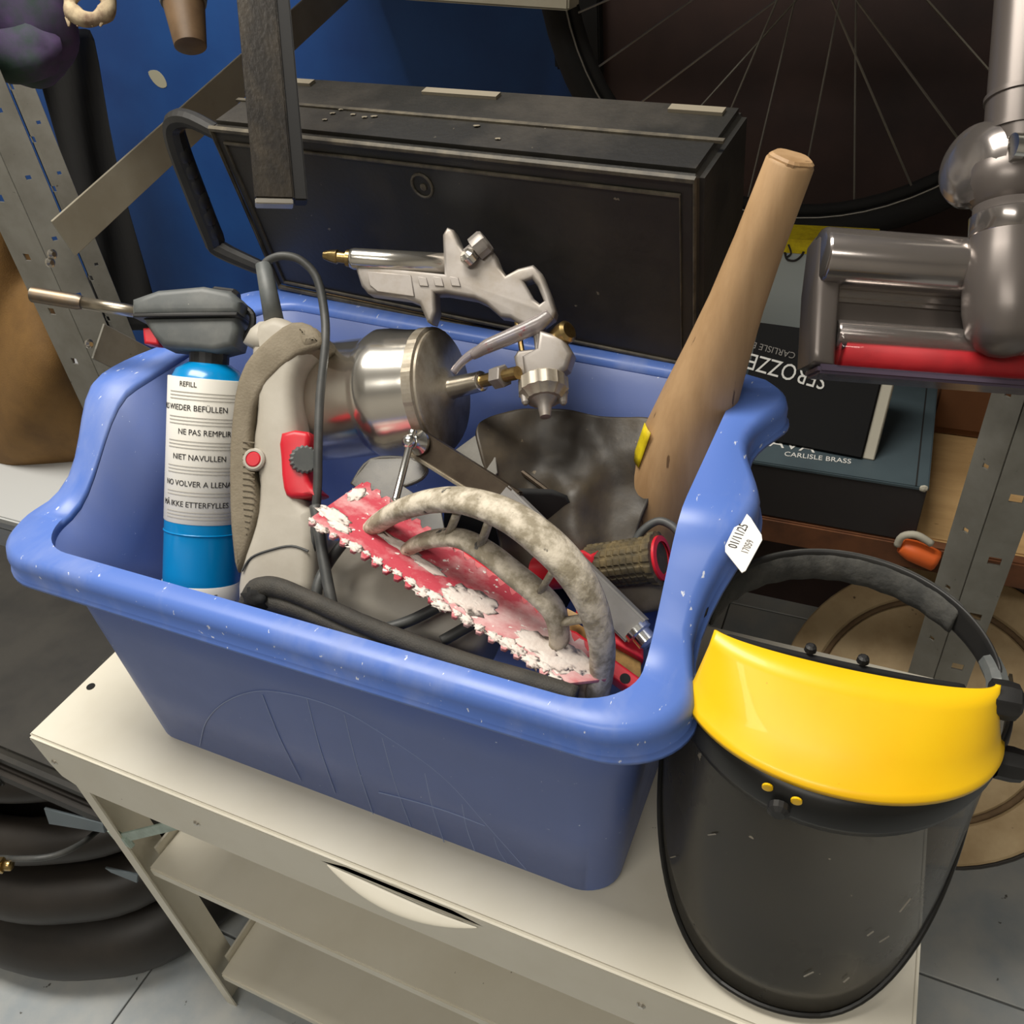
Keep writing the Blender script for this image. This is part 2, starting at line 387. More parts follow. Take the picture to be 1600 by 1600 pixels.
# ------------------------------------------------------------------ shelving rack
rk = thing('shelving_rack', (-.45, .72, 0), 'grey punched steel shelving rack standing behind the cabinet', 'rack')
def punched(a, udir, wid, z0, z1, pitch, hw, hh, uc, phase=0):
    """upright strip of sheet with a row of real holes; a = foot corner, udir = across"""
    vs, fs = [], []; zs = [z0]; z = z0 + phase
    while z + hh < z1: zs += [z, z + hh]; z += pitch
    zs.append(z1); us = [0, uc - hw/2, uc + hw/2, wid]
    for z in zs:
        for u in us: vs.append(Vector(a) + udir * u + ZZ * z)
    for i in range(len(zs) - 1):
        for j in range(3):
            if j == 1 and i % 2 == 1: continue
            fs.append((i*4+j, i*4+j+1, (i+1)*4+j+1, (i+1)*4+j))
    return mesh(vs, fs)
def post(name, xc, y, s, zb, zt, wf=.032, ws=.03, label=None):
    """s=+1: square-holed flange runs to +x from the fold, round-holed flange slants back to -x"""
    p = put(name, punched((xc, y, 0), Vector((s, 0, 0)), wf, zb, zt, .075, .011, .009, wf*.55, .03), 'post', rk)
    m = p.modifiers.new('sheet', 'SOLIDIFY'); m.thickness = .002
    dv = Vector((-s*.75, .66, 0)).normalized()
    q = put('inner_flange', punched((xc, y, 0), dv, ws, zb, zt, .075, .006, .005, ws*.5, .055), 'post', p)
    m = q.modifiers.new('sheet', 'SOLIDIFY'); m.thickness = .002
    return p
post('upright', .118, .72, 1, 0, 1.5)
post('upright', -.995, .70, -1, 0, 1.5, .065, .036)
post('upright', PY(40, 180, .95).x, .95, -1, 0, 1.5, .008, .028)
xb = -.950
def brace(p0, p1, wid):
    a, b = PX(*p0, xb), PX(*p1, xb); d = (b - a).normalized()
    return framed(a, d, d.cross(XX).normalized() * -1, XX, (b - a).length, wid, .003, .0008, 1)
put('diagonal_brace', brace((116, 400), (570, -25), .05), 'brace', rk)
put('diagonal_brace', brace((142, 560), (330, 650), .05), 'post', rk)
for (px, py) in ((80, 397), (138, 537), (77, 410)):
    put('bolt_head', lathem(PX(px, py, xb + .004), XX, [(0, .006), (.003, .006), (.005, .003)], 12), 'screw', rk)
zs_ = .585
put('shelf_board', boxm(-1.0, .30, .80, 1.24, zs_-.02, zs_, .002), ['plank'], rk, label='pale wooden shelf board')
put('shelf_lip', boxm(-1.0, .30, .785, .80, zs_-.035, zs_-.001, .002), 'plankedge', rk)
e = PY(897, 7, .86)
put('unseen_shade_board', boxm(-.52, .30, .80, 1.12, 1.24, 1.26, .002), 'brace', rk)  # unseen board added above the frame to shade the background
put('unseen_shade_board', boxm(-1.0, -.53, .80, 1.46, 1.24, 1.26, .002), 'brace', rk)  # second unseen board, added to darken the blue wall
put('hanging_rail', bar(PY(640, -14, .86), PY(897, 2, .86), YY, .03, .012, .002), 'brace', rk)

# ------------------------------------------------------------------ cabinet
CX0, CX1, CY0, CY1, CZ = -.667, .098, .244, .584, .600
cb = thing('storage_cabinet', ((CX0+CX1)/2, (CY0+CY1)/2, 0), 'cream enamelled steel stand with open shelves under the blue tub', 'cabinet')
put('top_panel', boxm(CX0, CX1, CY0-.0022, CY1, CZ-.008, CZ, .003, 3), 'cabinet', cb, auto=.5)
pf = Plane((0, CY0, .5), (1, CY0, .5), (0, CY0, 1))
zf = .528
def fx(x, z): return (x, z - .5)
slot_u = [(508, 1343), (560, 1356), (620, 1379), (690, 1409), (754, 1443), (720, 1435), (650, 1405), (580, 1372), (530, 1352)]
outer = [fx(CX0+.001, CZ-.0065), fx(CX1-.002, CZ-.0065), fx(CX1-.002, zf), fx(CX0+.035, zf), fx(CX0+.012, zf+.012), fx(CX0+.006, zf+.03)]
me = prismm([outer, [pf.uv(*p) for p in slot_u]], None, .006, .0004); me.transform(pf.mat(-.001))
put('front_rail', me, 'cabinet', cb)
put('drawer_box', boxm(CX0+.05, CX1-.05, CY0+.0042, CY1-.02, zf+.004, CZ-.009), 'cabinet', cb)
# pull: curved lip scooped out under the slot
top = [(512, 1344), (560, 1366), (620, 1394), (690, 1424), (752, 1444)]
vs, fs = [], []
for i, p in enumerate(top):
    a = pf.hit(*p); k = math.sin(math.pi * i / (len(top) - 1))
    for j in range(5):
        tt = j / 4
        vs.append(a + Vector((0, -.003 - .012 * k * math.sin(tt * math.pi * .55), -.009 * k * tt + .003 * k)))
for i in range(4):
    for j in range(4): fs.append((i*5+j, i*5+j+1, (i+1)*5+j+1, (i+1)*5+j))
o = soften(put('pull_lip', mesh(vs, fs), 'cabinet', cb), 2, .002)
for (px, py) in ((88, 1188), (310, 1283), (1003, 1566)):
    put('screw', lathem(pf.hit(px, py) + Vector((0, -.001, 0)), -YY, [(0, .0035), (.0015, .0035), (.003, .002)], 12), 'screw', cb)
put('bolt_hole', lathem(PZ(142, 1073, CZ) - ZZ*.0005, ZZ, [(0, .0042), (.0012, .0042), (.0013, .003)], 14), 'hole', cb)
def leg(x, y, sx, sy):
    bm = bmesh.new(); z0, z1 = 0, CZ-.024
    a, b_, th = .016, .042, .002
    pts = [(0,0), (a,0), (a,th), (th,th), (th,b_), (0,b_)]
    lo = [bm.verts.new((x+sx*p[0], y+sy*p[1], z0)) for p in pts]; hi = [bm.verts.new((x+sx*p[0], y+sy*p[1], z1)) for p in pts]
    for i in range(6): j = (i+1) % 6; bm.faces.new((lo[i], lo[j], hi[j], hi[i]))
    bm.faces.new(lo); bm.faces.new(hi)
    return bm_mesh(bm)
for (x, y, sx, sy) in ((CX0+.006, CY0+.006, 1, 1), (CX1-.006, CY0+.006, -1, 1), (CX0+.006, CY1-.006, 1, -1), (CX1-.006, CY1-.006, -1, -1)):
    put('leg', leg(x, y, sx, sy), 'cabinet', cb)
for z, xl in ((.352, CX0+.022), (.086, CX0+.022)):
    s_ = put('shelf', boxm(xl, CX1-.022, CY0+.012, CY1-.012, z-.016, z, .002), 'cabinet', cb)
    put('shelf_end_lip', boxm(xl-.003, xl, CY0+.03, CY1-.012, z-.016, z+.012), 'cabinet', s_)
a, b = PY(183, 1311, CY0+.008), PY(302, 1282, CY0+.02)
put('stay_strip', bar(a, b, ZZ, .013, .002, .0004), 'mint', cb)
put('stay_wrap', bar(a + Vector((-.012, .004, -.001)), a + Vector((.022, 0, .006)), ZZ, .016, .006, .001), 'mint', cb)

# ------------------------------------------------------------------ blue tub
tb = thing('storage_tub', (-.32, .44, CZ), 'open blue plastic tub heaped with tools on the cream cabinet', 'tub')
def rrect(x0, x1, y0, y1, r, n=128):
    """closed rounded rectangle, counted from the middle of the front side, in n steps, equal index = equal place"""
    pts = []
    cs = [((x1-r, y0+r), -90), ((x1-r, y1-r), 0), ((x0+r, y1-r), 90), ((x0+r, y0+r), 180)]
    ns = (n - 4*12) // 4
    for k, ((cx, cy), a0) in enumerate(cs):
        for i in range(12):
            a = math.radians(a0 + 90 * i / 11); pts.append((cx + r*math.cos(a), cy + r*math.sin(a)))
        nx, na = cs[(k+1) % 4][0], math.radians(cs[(k+1) % 4][1])
        e = (cx + r*math.cos(math.radians(a0+90)), cy + r*math.sin(math.radians(a0+90))); f = (nx[0] + r*math.cos(na), nx[1] + r*math.sin(na))
        for i in range(1, ns + 1):
            t = i / (ns + 1); pts.append((e[0] + (f[0]-e[0])*t, e[1] + (f[1]-e[1])*t))
    return pts
TX0, TX1, TY0, TY1 = -.598, -.062, .270, .635          # rim, outside
ZF, ZB = .820, .886                                    # rim height in front / behind
def sstep(a, b, x): t = max(0, min(1, (x-a)/(b-a))); return t*t*(3-2*t)
bot = rrect(-.532, -.106, .287, .575, .028); wall_t = rrect(-.560, -.088, .2875, .606, .040)
def zrim(x, y): return ZF + (ZB - ZF) * sstep(.325, .43, y)
def lobe(x, y):
    if .31 < y < .635: return .010 * math.sin((y - .445) / .17 * math.pi * 2 + math.pi*.5) * min(1, (y-.31)/.05) 
    return 0
outr = rrect(TX0, TX1, TY0, TY1, .050); inr = rrect(TX0+.036, TX1-.030, TY0+.019, TY1-.022, .040)
N = len(bot)
def ring(fn): return [fn(i) for i in range(N)]
def P3(l, i, z): return Vector((l[i][0], l[i][1], z))
def lerp2(a, b, t): return (a[0]+(b[0]-a[0])*t, a[1]+(b[1]-a[1])*t)
cen = (-.32, .44)
def outp(i, k=1.0, dz=0):
    x, y = outr[i]; l = lobe(x, y) * (1 if abs(x - cen[0]) > .24 else 0)
    s = 1 if x > cen[0] else -1
    return Vector((x + s*l*k, y, zrim(x, y) + dz))
rings = []
rings.append(ring(lambda i: P3(bot, i, CZ + .001)))                          # outside of the wall, from the foot up
for t in (.02, .35, .7):
    rings.append(ring(lambda i: Vector((*lerp2(bot[i], wall_t[i], t), CZ + .001 + t*(zrim(*inr[i]) - .02 - CZ)))))
rings.append(ring(lambda i: P3(wall_t, i, zrim(*inr[i]) - .016)))
def outward(i): return (Vector((outp(i).x, outp(i).y, 0)) - Vector((cen[0], cen[1], 0))).normalized()
rim_rings = [ring(lambda i: outp(i, 1, -.0255) + outward(i)*.0028), ring(lambda i: outp(i, 1, -.0235) + outward(i)*.0026), ring(lambda i: outp(i, 1, -.0215)),
             ring(lambda i: outp(i, 1, -.010)),
             ring(lambda i: outp(i, 1, -.004) * 1 + (Vector((cen[0], cen[1], 0)) - Vector((outp(i).x, outp(i).y, 0))).normalized() * .002),
             ring(lambda i: Vector((outp(i).x, outp(i).y, outp(i).z)) + (Vector((cen[0], cen[1], 0)) - Vector((outp(i).x, outp(i).y, 0))).normalized() * .007),
             ring(lambda i: P3(inr, i, zrim(*inr[i]) - .001)),
             ring(lambda i: P3(wall_t, i, zrim(*inr[i]) - .006))]
def warp(p):
    s, t = (p.x + .6) / .54, (p.y - .27) / .365
    return Vector((p.x - .020*(1-s)*(1-t) , p.y - .052*s*t, p.z - .006*s*t))
def ringmesh(rs, capb=False):
    vs = [warp(p) for r in rs for p in r]; fs = []
    for a in range(len(rs) - 1):
        for i in range(N): j = (i+1) % N; fs.append((a*N+i, a*N+j, (a+1)*N+j, (a+1)*N+i))
    if capb: fs.append(tuple(range(N)))
    return mesh(vs, fs)
inner = [ring(lambda i: P3(wall_t, i, zrim(*inr[i]) - .006))]
for t in (.7, .35, .03):
    inner.append(ring(lambda i: Vector((*lerp2(bot[i], wall_t[i], t), CZ + .001 + t*(zrim(*inr[i]) - .02 - CZ)))))
inner.append(ring(lambda i: Vector((*lerp2(bot[i], cen, .03), CZ + .003))))
o = put('body', ringmesh(inner[::-1], True), 'tub', tb, auto=.9)
m = o.modifiers.new('wall', 'SOLIDIFY'); m.thickness = .0025; m.offset = 0
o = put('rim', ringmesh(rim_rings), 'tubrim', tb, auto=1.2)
m = o.modifiers.new('wall', 'SOLIDIFY'); m.thickness = .0025; m.offset = 0
# raised lines moulded into the front wall
pt = Plane((-.3, .2842, .62), (.1, .2842, .62), (-.3, .2850, .80))
def emb(pts, r=.00045, sm=6):
    put('moulded_line', tubem([pt.hit(*p) for p in pts], r, 6, sm), 'tubline', tb)
emb([(312, 1165), (322, 1128), (350, 1098), (400, 1080), (460, 1086), (530, 1108), (600, 1148), (690, 1212), (760, 1288), (822, 1358)])
for (x, y0, x2, y2) in ((480, 1092, 524, 1240), (538, 1116, 583, 1272), (597, 1152, 642, 1292), (664, 1208, 694, 1316), (722, 1256, 742, 1330), (772, 1308, 792, 1348), (410, 1086, 470, 1220)):
    emb([(x, y0), ((x+x2)/2-3, (y0+y2)/2), (x2, y2)], .00035, 4)
emb([(592, 1238), (640, 1250), (700, 1268), (758, 1290)], .0006, 4)
# price label on the right flange
pl_l = Plane(PZ(1132, 858, .8745), PZ(1163, 800, .880), PZ(1161, 898, .8720))
lab = put('price_label', prismm([(1163, 801), (1173, 811), (1190, 838), (1191, 846), (1165, 894), (1159, 897), (1133, 864), (1133, 855), (1158, 804)], pl_l, .0008, .0002, .001), 'sticker', tb, label='white paper price label')
lu_, lv_ = pl_l.u, pl_l.v
put('label_print', textm('01/11/25', pl_l.hit(1154, 840) + pl_l.n*.0016, lu_, lv_, .0078, .0001, squash=.72), 'ink', lab)
put('label_print', textm('17059', pl_l.hit(1168, 857) + pl_l.n*.0016, lu_, lv_, .006, .0001, squash=.72), 'printdim', lab)

# ------------------------------------------------------------------ face shield
fs_c = Vector((.003, .362, CZ + .003))
fs_f = Vector((math.sin(math.radians(4)), -math.cos(math.radians(4)), 0)); fs_r0 = Vector((-fs_f.y, fs_f.x, 0))
fs_r = fs_r0 - ZZ * .04; fs_u = ZZ - fs_f * .16 + fs_r0 * .04      # leans back and a little to the right
sh = thing('face_shield', fs_c, 'yellow browed face shield with smoked visor standing beside the blue tub', 'face shield')
def fsp(th, rx, ry, z, fwd=0):
    return fs_c + fs_r * (rx * math.sin(th)) + fs_f * (ry * math.cos(th) + fwd) + fs_u * z
def arc_surf(th0, th1, n, cols):
    rows = []
    for i in range(n + 1):
        th = th0 + (th1 - th0) * i / n; rows.append([c(th) for c in cols])
    return rows
def vz0(th): return .004 + .135 * max(0, (abs(th) - .30) / 1.35) ** 1.9
VT = 1.62
cols = []
for k in range(9):
    t = k / 8
    cols.append(lambda th, t=t: fsp(th, .097, .108, vz0(th) * (1-t) + .200 * t))
vis = put('visor', sheet(arc_surf(-VT, VT, 40, cols)), 'visor', sh, smooth=True); m = vis.modifiers.new('shell', 'SOLIDIFY'); m.thickness = .0016
put('visor_rim', tubem([fsp(-VT + 2*VT*i/50, .0975, .1085, vz0(-VT + 2*VT*i/50)) for i in range(51)], .0020, 8), 'visoredge', vis)
for p in ((.15, .045), (.45, .085), (.55, .075), (.62, .10), (.40, .04), (-.6, .12), (-.9, .06)):
    a = fsp(p[0], .0983, .1093, p[1]); b = fsp(p[0]+random.uniform(.02, .07), .0983, .1093, p[1]+random.uniform(.003, .010))
    put('scratch', bar(a, b, fs_f.cross(b - a), .0009, .0003), 'scuff', vis)
cols = [lambda th: fsp(th, .0985, .109, .172), lambda th: fsp(th, .1000, .111, .178), lambda th: fsp(th, .1000, .110, .188), lambda th: fsp(th, .0985, .108, .198)]
o = put('carrier_strip', sheet(arc_surf(-1.5, 1.5, 36, cols)), 'visoredge', sh, smooth=True); m = o.modifiers.new('shell', 'SOLIDIFY'); m.thickness = .003
BH = 1.57
BP = [(.087, .060, .199), (.0875, .0605, .2025), (.0855, .057, .204), (.0825, .046, .213), (.080, .035, .222), (.0775, .023, .231), (.076, .012, .239)]
cols = [lambda th, p=p: fsp(th, p[0], p[1], p[2], .058 - .008*i/6) for i, p in enumerate(BP)]
o = put('brow_guard', sheet(arc_surf(-1.25, BH, 40, cols)), 'yshield', sh, smooth=True); m = o.modifiers.new('shell', 'SOLIDIFY'); m.thickness = .0025
put('centre_bolt', lathem(fsp(-.22, .099, .112, .182), fs_f, [(0, .006), (.004, .006), (.006, .0035)], 14), 'black', sh)
for th in (-.30, -.14):
    put('locating_hole', lathem(fsp(th, .099, .1105, .190), fs_f, [(0, .003), (.0012, .003), (.0014, .002)], 14), 'yshield', sh)
for z, hgt, rx in ((.226, .0125, .075), (.184, .0115, .089)):
    b0 = fsp(1.45, rx, .05, z, .04)
    put('side_knob', lathem(b0, fs_r0, [(0, hgt*.8), (.008, hgt*.82), (.013, hgt*.75), (.015, hgt*.5)], 32, lambda a, t, r: r*(1+.05*math.cos(8*a))), 'black', sh, auto=.6)
# head band: ring running round behind, foam padded
def hb(th, z, g=0): return fsp(th, .080 + g, .082 + g, z, .035)
back = [math.radians(a) for a in range(92, 269, 7)]
o = put('head_band', sheet([[hb(t, .212), hb(t, .222, .001), hb(t, .232)] for t in back]), 'black', sh); soften(o, 1, .003)
foam = [math.radians(a) for a in range(128, 264, 6)]
o = put('foam_pad', sheet([[hb(t, .209, -.002 + .003*(i % 2)), hb(t, .221, -.004 + .003*(i % 2)), hb(t, .231, .001), hb(t, .226, .004)] for i, t in enumerate(foam)]), 'foam', sh); soften(o, 1, .005)
front = [math.radians(a) for a in range(-62, 64, 7)]
o = put('sweat_band', sheet([[fsp(t, .076, .006, .212, .046), fsp(t, .076, .006, .232, .042)] for t in front]), 'blackmatte', sh); soften(o, 1, .003)
for t in (-.25, .12):
    put('band_clip', lathem(fsp(t, .076, .004, .232, .042), ZZ, [(0, .0035), (.003, .003), (.004, .0015)], 10), 'black', sh)
put('hinge_fork', tubem([hb(math.radians(104), .222), hb(math.radians(92), .224), hb(math.radians(82), .216)], .006, 8, 3), 'dgrey', sh)

# ------------------------------------------------------------------ vacuum cleaner head hanging on the right
vd = .60; k = vd / F
vc = thing('vacuum_head', D(1560, 600, vd), 'grey motorised vacuum cleaner head with red brush hanging at the right', 'vacuum cleaner')
vu = (D(1500, 404, vd) - D(1290, 388, vd)).normalized(); vv = (UP - vu * UP.dot(vu)).normalized(); vn = vu.cross(vv)
def vlathe(p, ax, prof, seg=40, fl=None): return lathem(p, ax, [(a*k, r*k) for a, r in prof], seg, fl)
put('upper_housing', vlathe(D(1284, 396, vd) - vn*.008, vu, [(0, 36), (3, 43), (8, 46), (420, 46)]), 'vac', vc, auto=.7)
pl_ = facing(1295, 470, vd)
put('end_plate', prismm([(1284, 368), (1296, 352), (1322, 352), (1318, 440), (1312, 520), (1309, 574), (1268, 567), (1269, 545), (1274, 450)], pl_, .034, .006, -.018), 'vac2', vc, auto=.6)
a0 = D(1314, 436, vd) - vn*.03
put('recess_panel', framed(a0 - vv*k*78, vu, vv, vn, 420*k, 80*k, .012, .001), 'vac2', vc)
put('recess_bar', framed(a0 - vv*k*26, vu, vv, vn, 420*k, 26*k, .018, .003), 'vac', vc)  # bar in the housing grey, set into the recess
wn = D(1311, 540, vd) - vn*.014
put('brush_roller', vlathe(wn - vv*k*6 + vu*k*14, vu, [(0, 30), (420, 30)], 48, lambda a, t, r: r*(1 + .06*math.cos(3*a + t*40))), 'vacred', vc, smooth=True)
put('clear_window', vlathe(wn, vu, [(0, 42), (3, 44), (430, 44)]), 'vacwin', vc, auto=.7)
put('front_lip', framed(D(1280, 566, vd) - vn*.03 - vv*k*16, vu, vv, vn, 470*k, 15*k, .03, .002), 'vaclip', vc)
put('window_highlight_bar', vlathe(wn + vv*k*22 + vn*.004, vu, [(0, 22), (3, 24), (420, 24)], 32), 'vac', vc, auto=.6)  # shiny grey bar added to stand for the clear window's highlight
na = D(1553, 563, vd) + vn*.012; nv = (D(1556, 350, vd) - D(1549, 563, vd)).normalized()
put('neck', vlathe(na, nv, [(0, 8), (4, 24), (14, 40), (34, 53), (70, 60), (120, 61), (160, 56), (200, 50), (232, 49)], 40), 'vac2', vc, smooth=True)
put('neck_collar', vlathe(na + nv*k*186, nv, [(0, 52), (3, 54), (30, 54), (33, 50)], 40), 'vac', vc, auto=.7)
jc = D(1560, 262, vd) + vn*.006
o = put('joint_side', vlathe(jc - vu*k*58, (vu*.92 + vn*-.38), [(0, 30), (5, 50), (12, 60), (14, 57), (19, 59), (21, 64), (27, 66), (29, 62), (60, 62)], 40), 'vac', vc, auto=.6)
put('joint_cradle', blob(jc + vu*k*10 - vv*k*22, .030, .030, .028, 3, .0, 1, 4, (vu, vv, vn)), 'vac2', vc, smooth=True)
put('joint_pin', vlathe(jc - vu*k*22 + vn*.026, vu, [(0, 20), (14, 20), (15, 14), (60, 14), (61, 18), (90, 18)], 20), 'chrome', vc, auto=.6)
wa = D(1572, 262, vd) + vn*.012; wv = (D(1600, -60, vd) - D(1578, 262, vd)).normalized()
put('wand', vlathe(wa, wv, [(0, 30), (10, 42), (40, 47), (41, 50), (48, 50), (49, 47), (92, 47), (93, 50), (100, 50), (101, 46), (380, 44)], 40), 'vac2', vc, auto=.6)
put('wand_release', vlathe(wa + wv*k*236 - vu*k*2 + vn*.008, wv, [(0, 36), (4, 40), (60, 40), (64, 34)], 24), 'vac', vc, auto=.6)

# ------------------------------------------------------------------ long black case behind the tub
A_, B_ = PY(322, 192, .592), PY(1096, 272, .545)
cu = (B_ - A_).normalized(); cn = Vector((cu.y, -cu.x, 0)).normalized()            # towards the viewer
cv = cn.cross(cu) * -1
if cv.z < 0: cv = -cv
th_ = math.radians(12); cv, cn = cv*math.cos(th_) + cn*math.sin(th_), cn*math.cos(th_) - cv*math.sin(th_)      # leans forward over the rim
cl = (B_ - A_).length; ch, cd = A_.z - PY(408, 454, .612).z + .006, .095
cs = thing('tool_case', A_ + cu*cl/2 - cv*ch, 'long scuffed black plastic carrying case behind the blue tub', 'case')
put('shell', framed(A_ - cv*ch, cu, cv, -cn, cl, ch, cd, .006, 3), 'case', cs, auto=.6)
def crim(h, inset, r, y=0):
    q = [A_ + cu*inset - cv*(h), B_ - cu*inset - cv*(h), B_ - cu*inset - cv*(ch-h*.6), A_ + cu*inset - cv*(ch-h*.6)]
    return tubem([p + cn*.001 for p in q], r, 6, 0, True)
put('edge_trim', crim(.004, .004, .0028), 'casetrim', cs)
put('panel_bead', crim(.016, .014, .0016), 'casetrim', cs)
put('top_seam', bar(A_ - cn*.042 + cv*.0005, B_ - cn*.042 + cv*.0005, cn, .004, .002), 'casetrim', cs)
for s0, s1 in ((.05, .13), (.40, .56), (.88, .97)):
    put('hinge', bar(A_ + cu*cl*s0 - cn*.080 + cv*.001, A_ + cu*cl*s1 - cn*.080 + cv*.001, cn, .008, .003), 'casedust', cs)
pc = Plane(A_, B_, A_ - cv)
put('moulded_boss', tubem([pc.at(pc.uv(660, 290)[0] + .0095*math.cos(t*.3927), pc.uv(660, 290)[1] + .0095*math.sin(t*.3927), .0005) for t in range(16)], .0012, 6, 0, True), 'casetrim', cs)
put('boss_pin', lathem(pc.hit(662, 292), cn, [(0, .003), (.001, .003), (.0015, .001)], 10), 'casetrim', cs)
pc2 = Plane(A_, A_ - cn, A_ - cn*.5 + cu)
for (px, py) in ((520, 178), (534, 172), (552, 180), (570, 184), (585, 183), (508, 188), (745, 198), (778, 218)):
    c_ = pc2.hit(px, py); put('paint_fleck', blob(c_ + cv*.0008, .003, .002, .0006, px, .4, 4, 1), 'casedust', cs)
# carrying handle on the left end
e0 = A_ - cv*.004 - cn*.03
hp = [PY(px_, py_, y_) for px_, py_, y_ in ((338, 206, .607), (296, 186, .612), (273, 192, .615), (277, 225, .617), (305, 300, .622), (333, 370, .627), (345, 390, .628), (420, 424, .625))]
hnd = put('carry_handle', tubem(hp, [.007, .008, .0095, .0105, .0105, .0105, .009, .007], 10, 4), 'black', cs)
for i in range(6):
    q = hp[3] + (hp[5] - hp[3]) * (i + .5) / 6
    put('finger_ridge', blob(q + cu*.004, .0068, .008, .013, i, .1, 2, 2), 'black', hnd, smooth=True)

# ------------------------------------------------------------------ things on the rack
# bicycle wheel
hubc = Vector((-.135, 1.17, 1.115)); wn_ = (Vector((.05, -1, .0))).normalized()
wh = thing('bicycle_wheel', hubc - ZZ*.352, 'dark bicycle wheel with thin spokes in front of the dark board', 'bicycle wheel')
wx = wn_.cross(ZZ).normalized(); wy = wx.cross(wn_).normalized() * -1
def wp(a, r, h=0): return hubc + (wx*math.cos(a) + wy*math.sin(a)) * r + wn_ * h
put('tyre', tubem([wp(i*math.pi/36, .332) for i in range(72)], .019, 10, 0, True), 'tyre', wh, smooth=True)
put('rim', tubem([wp(i*math.pi/36, .309) for i in range(72)], .008, 8, 0, True), 'tyre', wh, smooth=True)
put('rim_edge', tubem([wp(i*math.pi/36, .316, .010) for i in range(72)], .0014, 6, 0, True), 'spoke', wh, smooth=True)
put('hub', lathem(hubc - wn_*.04, wn_, [(0, .012), (.01, .026), (.013, .026), (.02, .013), (.06, .013), (.067, .026), (.07, .026), (.08, .01)], 20), 'tyre', wh)
for i in range(28):
    a = i * 2*math.pi/28; s = 1 if i % 2 else -1; q = a + s * 1.35 * (1 if (i//2) % 2 else -1)
    put('spoke', tubem([wp(q, .024, .028*s), wp(a, .303, .004*s)], .0014, 5), 'spoke', wh)
put('sprocket', lathem(hubc + wn_*.035, wn_, [(0, .055), (.003, .055)], 44, lambda a, t, r: r*(1+.05*(math.cos(22*a) > 0))), 'plankedge', wh)

# slate carton, black carton leaning on it, white carton behind
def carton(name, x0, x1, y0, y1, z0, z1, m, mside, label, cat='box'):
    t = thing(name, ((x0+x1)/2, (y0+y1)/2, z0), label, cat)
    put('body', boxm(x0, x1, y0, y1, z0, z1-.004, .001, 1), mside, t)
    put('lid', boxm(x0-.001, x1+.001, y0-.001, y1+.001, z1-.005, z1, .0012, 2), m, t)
    return t
gy = .788
gr = PY(1450, 762, gy); gz = gr.z
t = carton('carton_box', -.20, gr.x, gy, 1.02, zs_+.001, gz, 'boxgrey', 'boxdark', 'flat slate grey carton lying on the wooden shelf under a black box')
put('lid_slit', boxm(gr.x-.012, gr.x-.0105, gy, 1.02, gz-.0005, gz+.0004), 'hole', t)
put('lettering', textm('CARLISLE BRASS', PZ(1277, 716, gz) + ZZ*.0006, (PZ(1319, 722, gz) - PZ(1235, 712, gz)), YY, .0125, .0002, squash=.78), 'print', t)
put('lettering', textm('AVA', PZ(1238, 697, gz) + ZZ*.0006, XX, YY, .026, .0002), 'print', t)
put('worn_corner', blob(PY(1447, 762, gy) + Vector((-.002, -.001, -.001)), .004, .002, .004, 5, .2), 'page', t)
# black box on top
a = PZ(1150, 678, gz+.003); b = PZ(1346, 716, gz+.003); a = b + (a - b).normalized() * .14
tp = PY(1374, 598, b.y + .045); bu = (b - a).normalized(); bv = (tp - b).normalized(); bv = (bv - bu*bv.dot(bu)).normalized(); bn = bu.cross(bv)
if bn.dot(C - a) < 0: bn = -bn
t = thing('black_box', a + bu*.07, 'black box with large upside-down lettering leaning on the slate carton', 'box')
bh = .128
put('body', framed(a - bn*.026, bu, bv, bn, .14, bh, .026, .001, 1), 'boxblack', t)
put('side_card', framed(b - bn*.024 + bu*.0005, bu, bv, bn, .012, bh*.96, .02, .001, 1), 'page', t)
pb = Plane(a, b, a + bv)
tu = (pb.hit(1195, 568) - pb.hit(1290, 594)).normalized()
put('lettering', textm('SEROZZETTA', pb.hit(1292, 596) + bn*.0006, tu, -bv + bu*0, .026, .0002, align='LEFT', squash=.82), 'print', t)
put('lettering', textm('CARLISLE BRASS', pb.hit(1243, 556) + bn*.0006, tu, -bv, .010, .0002, align='LEFT'), 'printdim', t)
# white carton with yellow band
wy_ = 1.04
wl, wr, wt, wbm = PY(1112, 450, wy_), PY(1300, 450, wy_), PY(1200, 372, wy_), zs_+.001
t = thing('white_carton', ((wl.x+wr.x)/2, wy_+.05, wbm), 'white carton with a yellow band standing behind the wooden bat', 'box')
put('body', boxm(wl.x, wr.x + .04, wy_, wy_+.05, wbm, wt.z, .0015, 1), 'boxwhite', t)
yb = PY(1250, 396, wy_)
put('yellow_band', boxm(PY(1224, 395, wy_).x, wr.x + .041, wy_-.0008, wy_+.05, yb.z, wt.z + .0006), 'yellow', t)
pwx = Plane((0, wy_-.001, .8), (1, wy_-.001, .8), (0, wy_-.001, 1))
put('printed_hook', tubem([pwx.hit(*p) for p in ((1232, 382), (1236, 396), (1228, 402), (1228, 396))], .0012, 6, 4), 'ink', t)
put('printed_hook', tubem([pwx.hit(*p) for p in ((1226, 394), (1230, 405), (1242, 407), (1252, 400), (1256, 393))], .0014, 6, 4), 'ink', t)
# brown carton at the end of the shelf
t = thing('brown_carton', (.13, .96, zs_), 'brown cardboard carton at the right end of the wooden shelf', 'box')
bq = PZ(1500, 682, zs_)
put('body', boxm(.075, .30, bq.y, bq.y+.1, zs_+.001, zs_+.11, .001, 1), 'brownbox', t)
put('flap', boxm(.076, .299, bq.y-.004, bq.y, zs_+.012, zs_+.105, .0005, 1), 'brownbox', t)
put('seam_tape', boxm(.15, .19, bq.y-.0046, bq.y-.0038, zs_+.012, zs_+.105), 'plankedge', t)
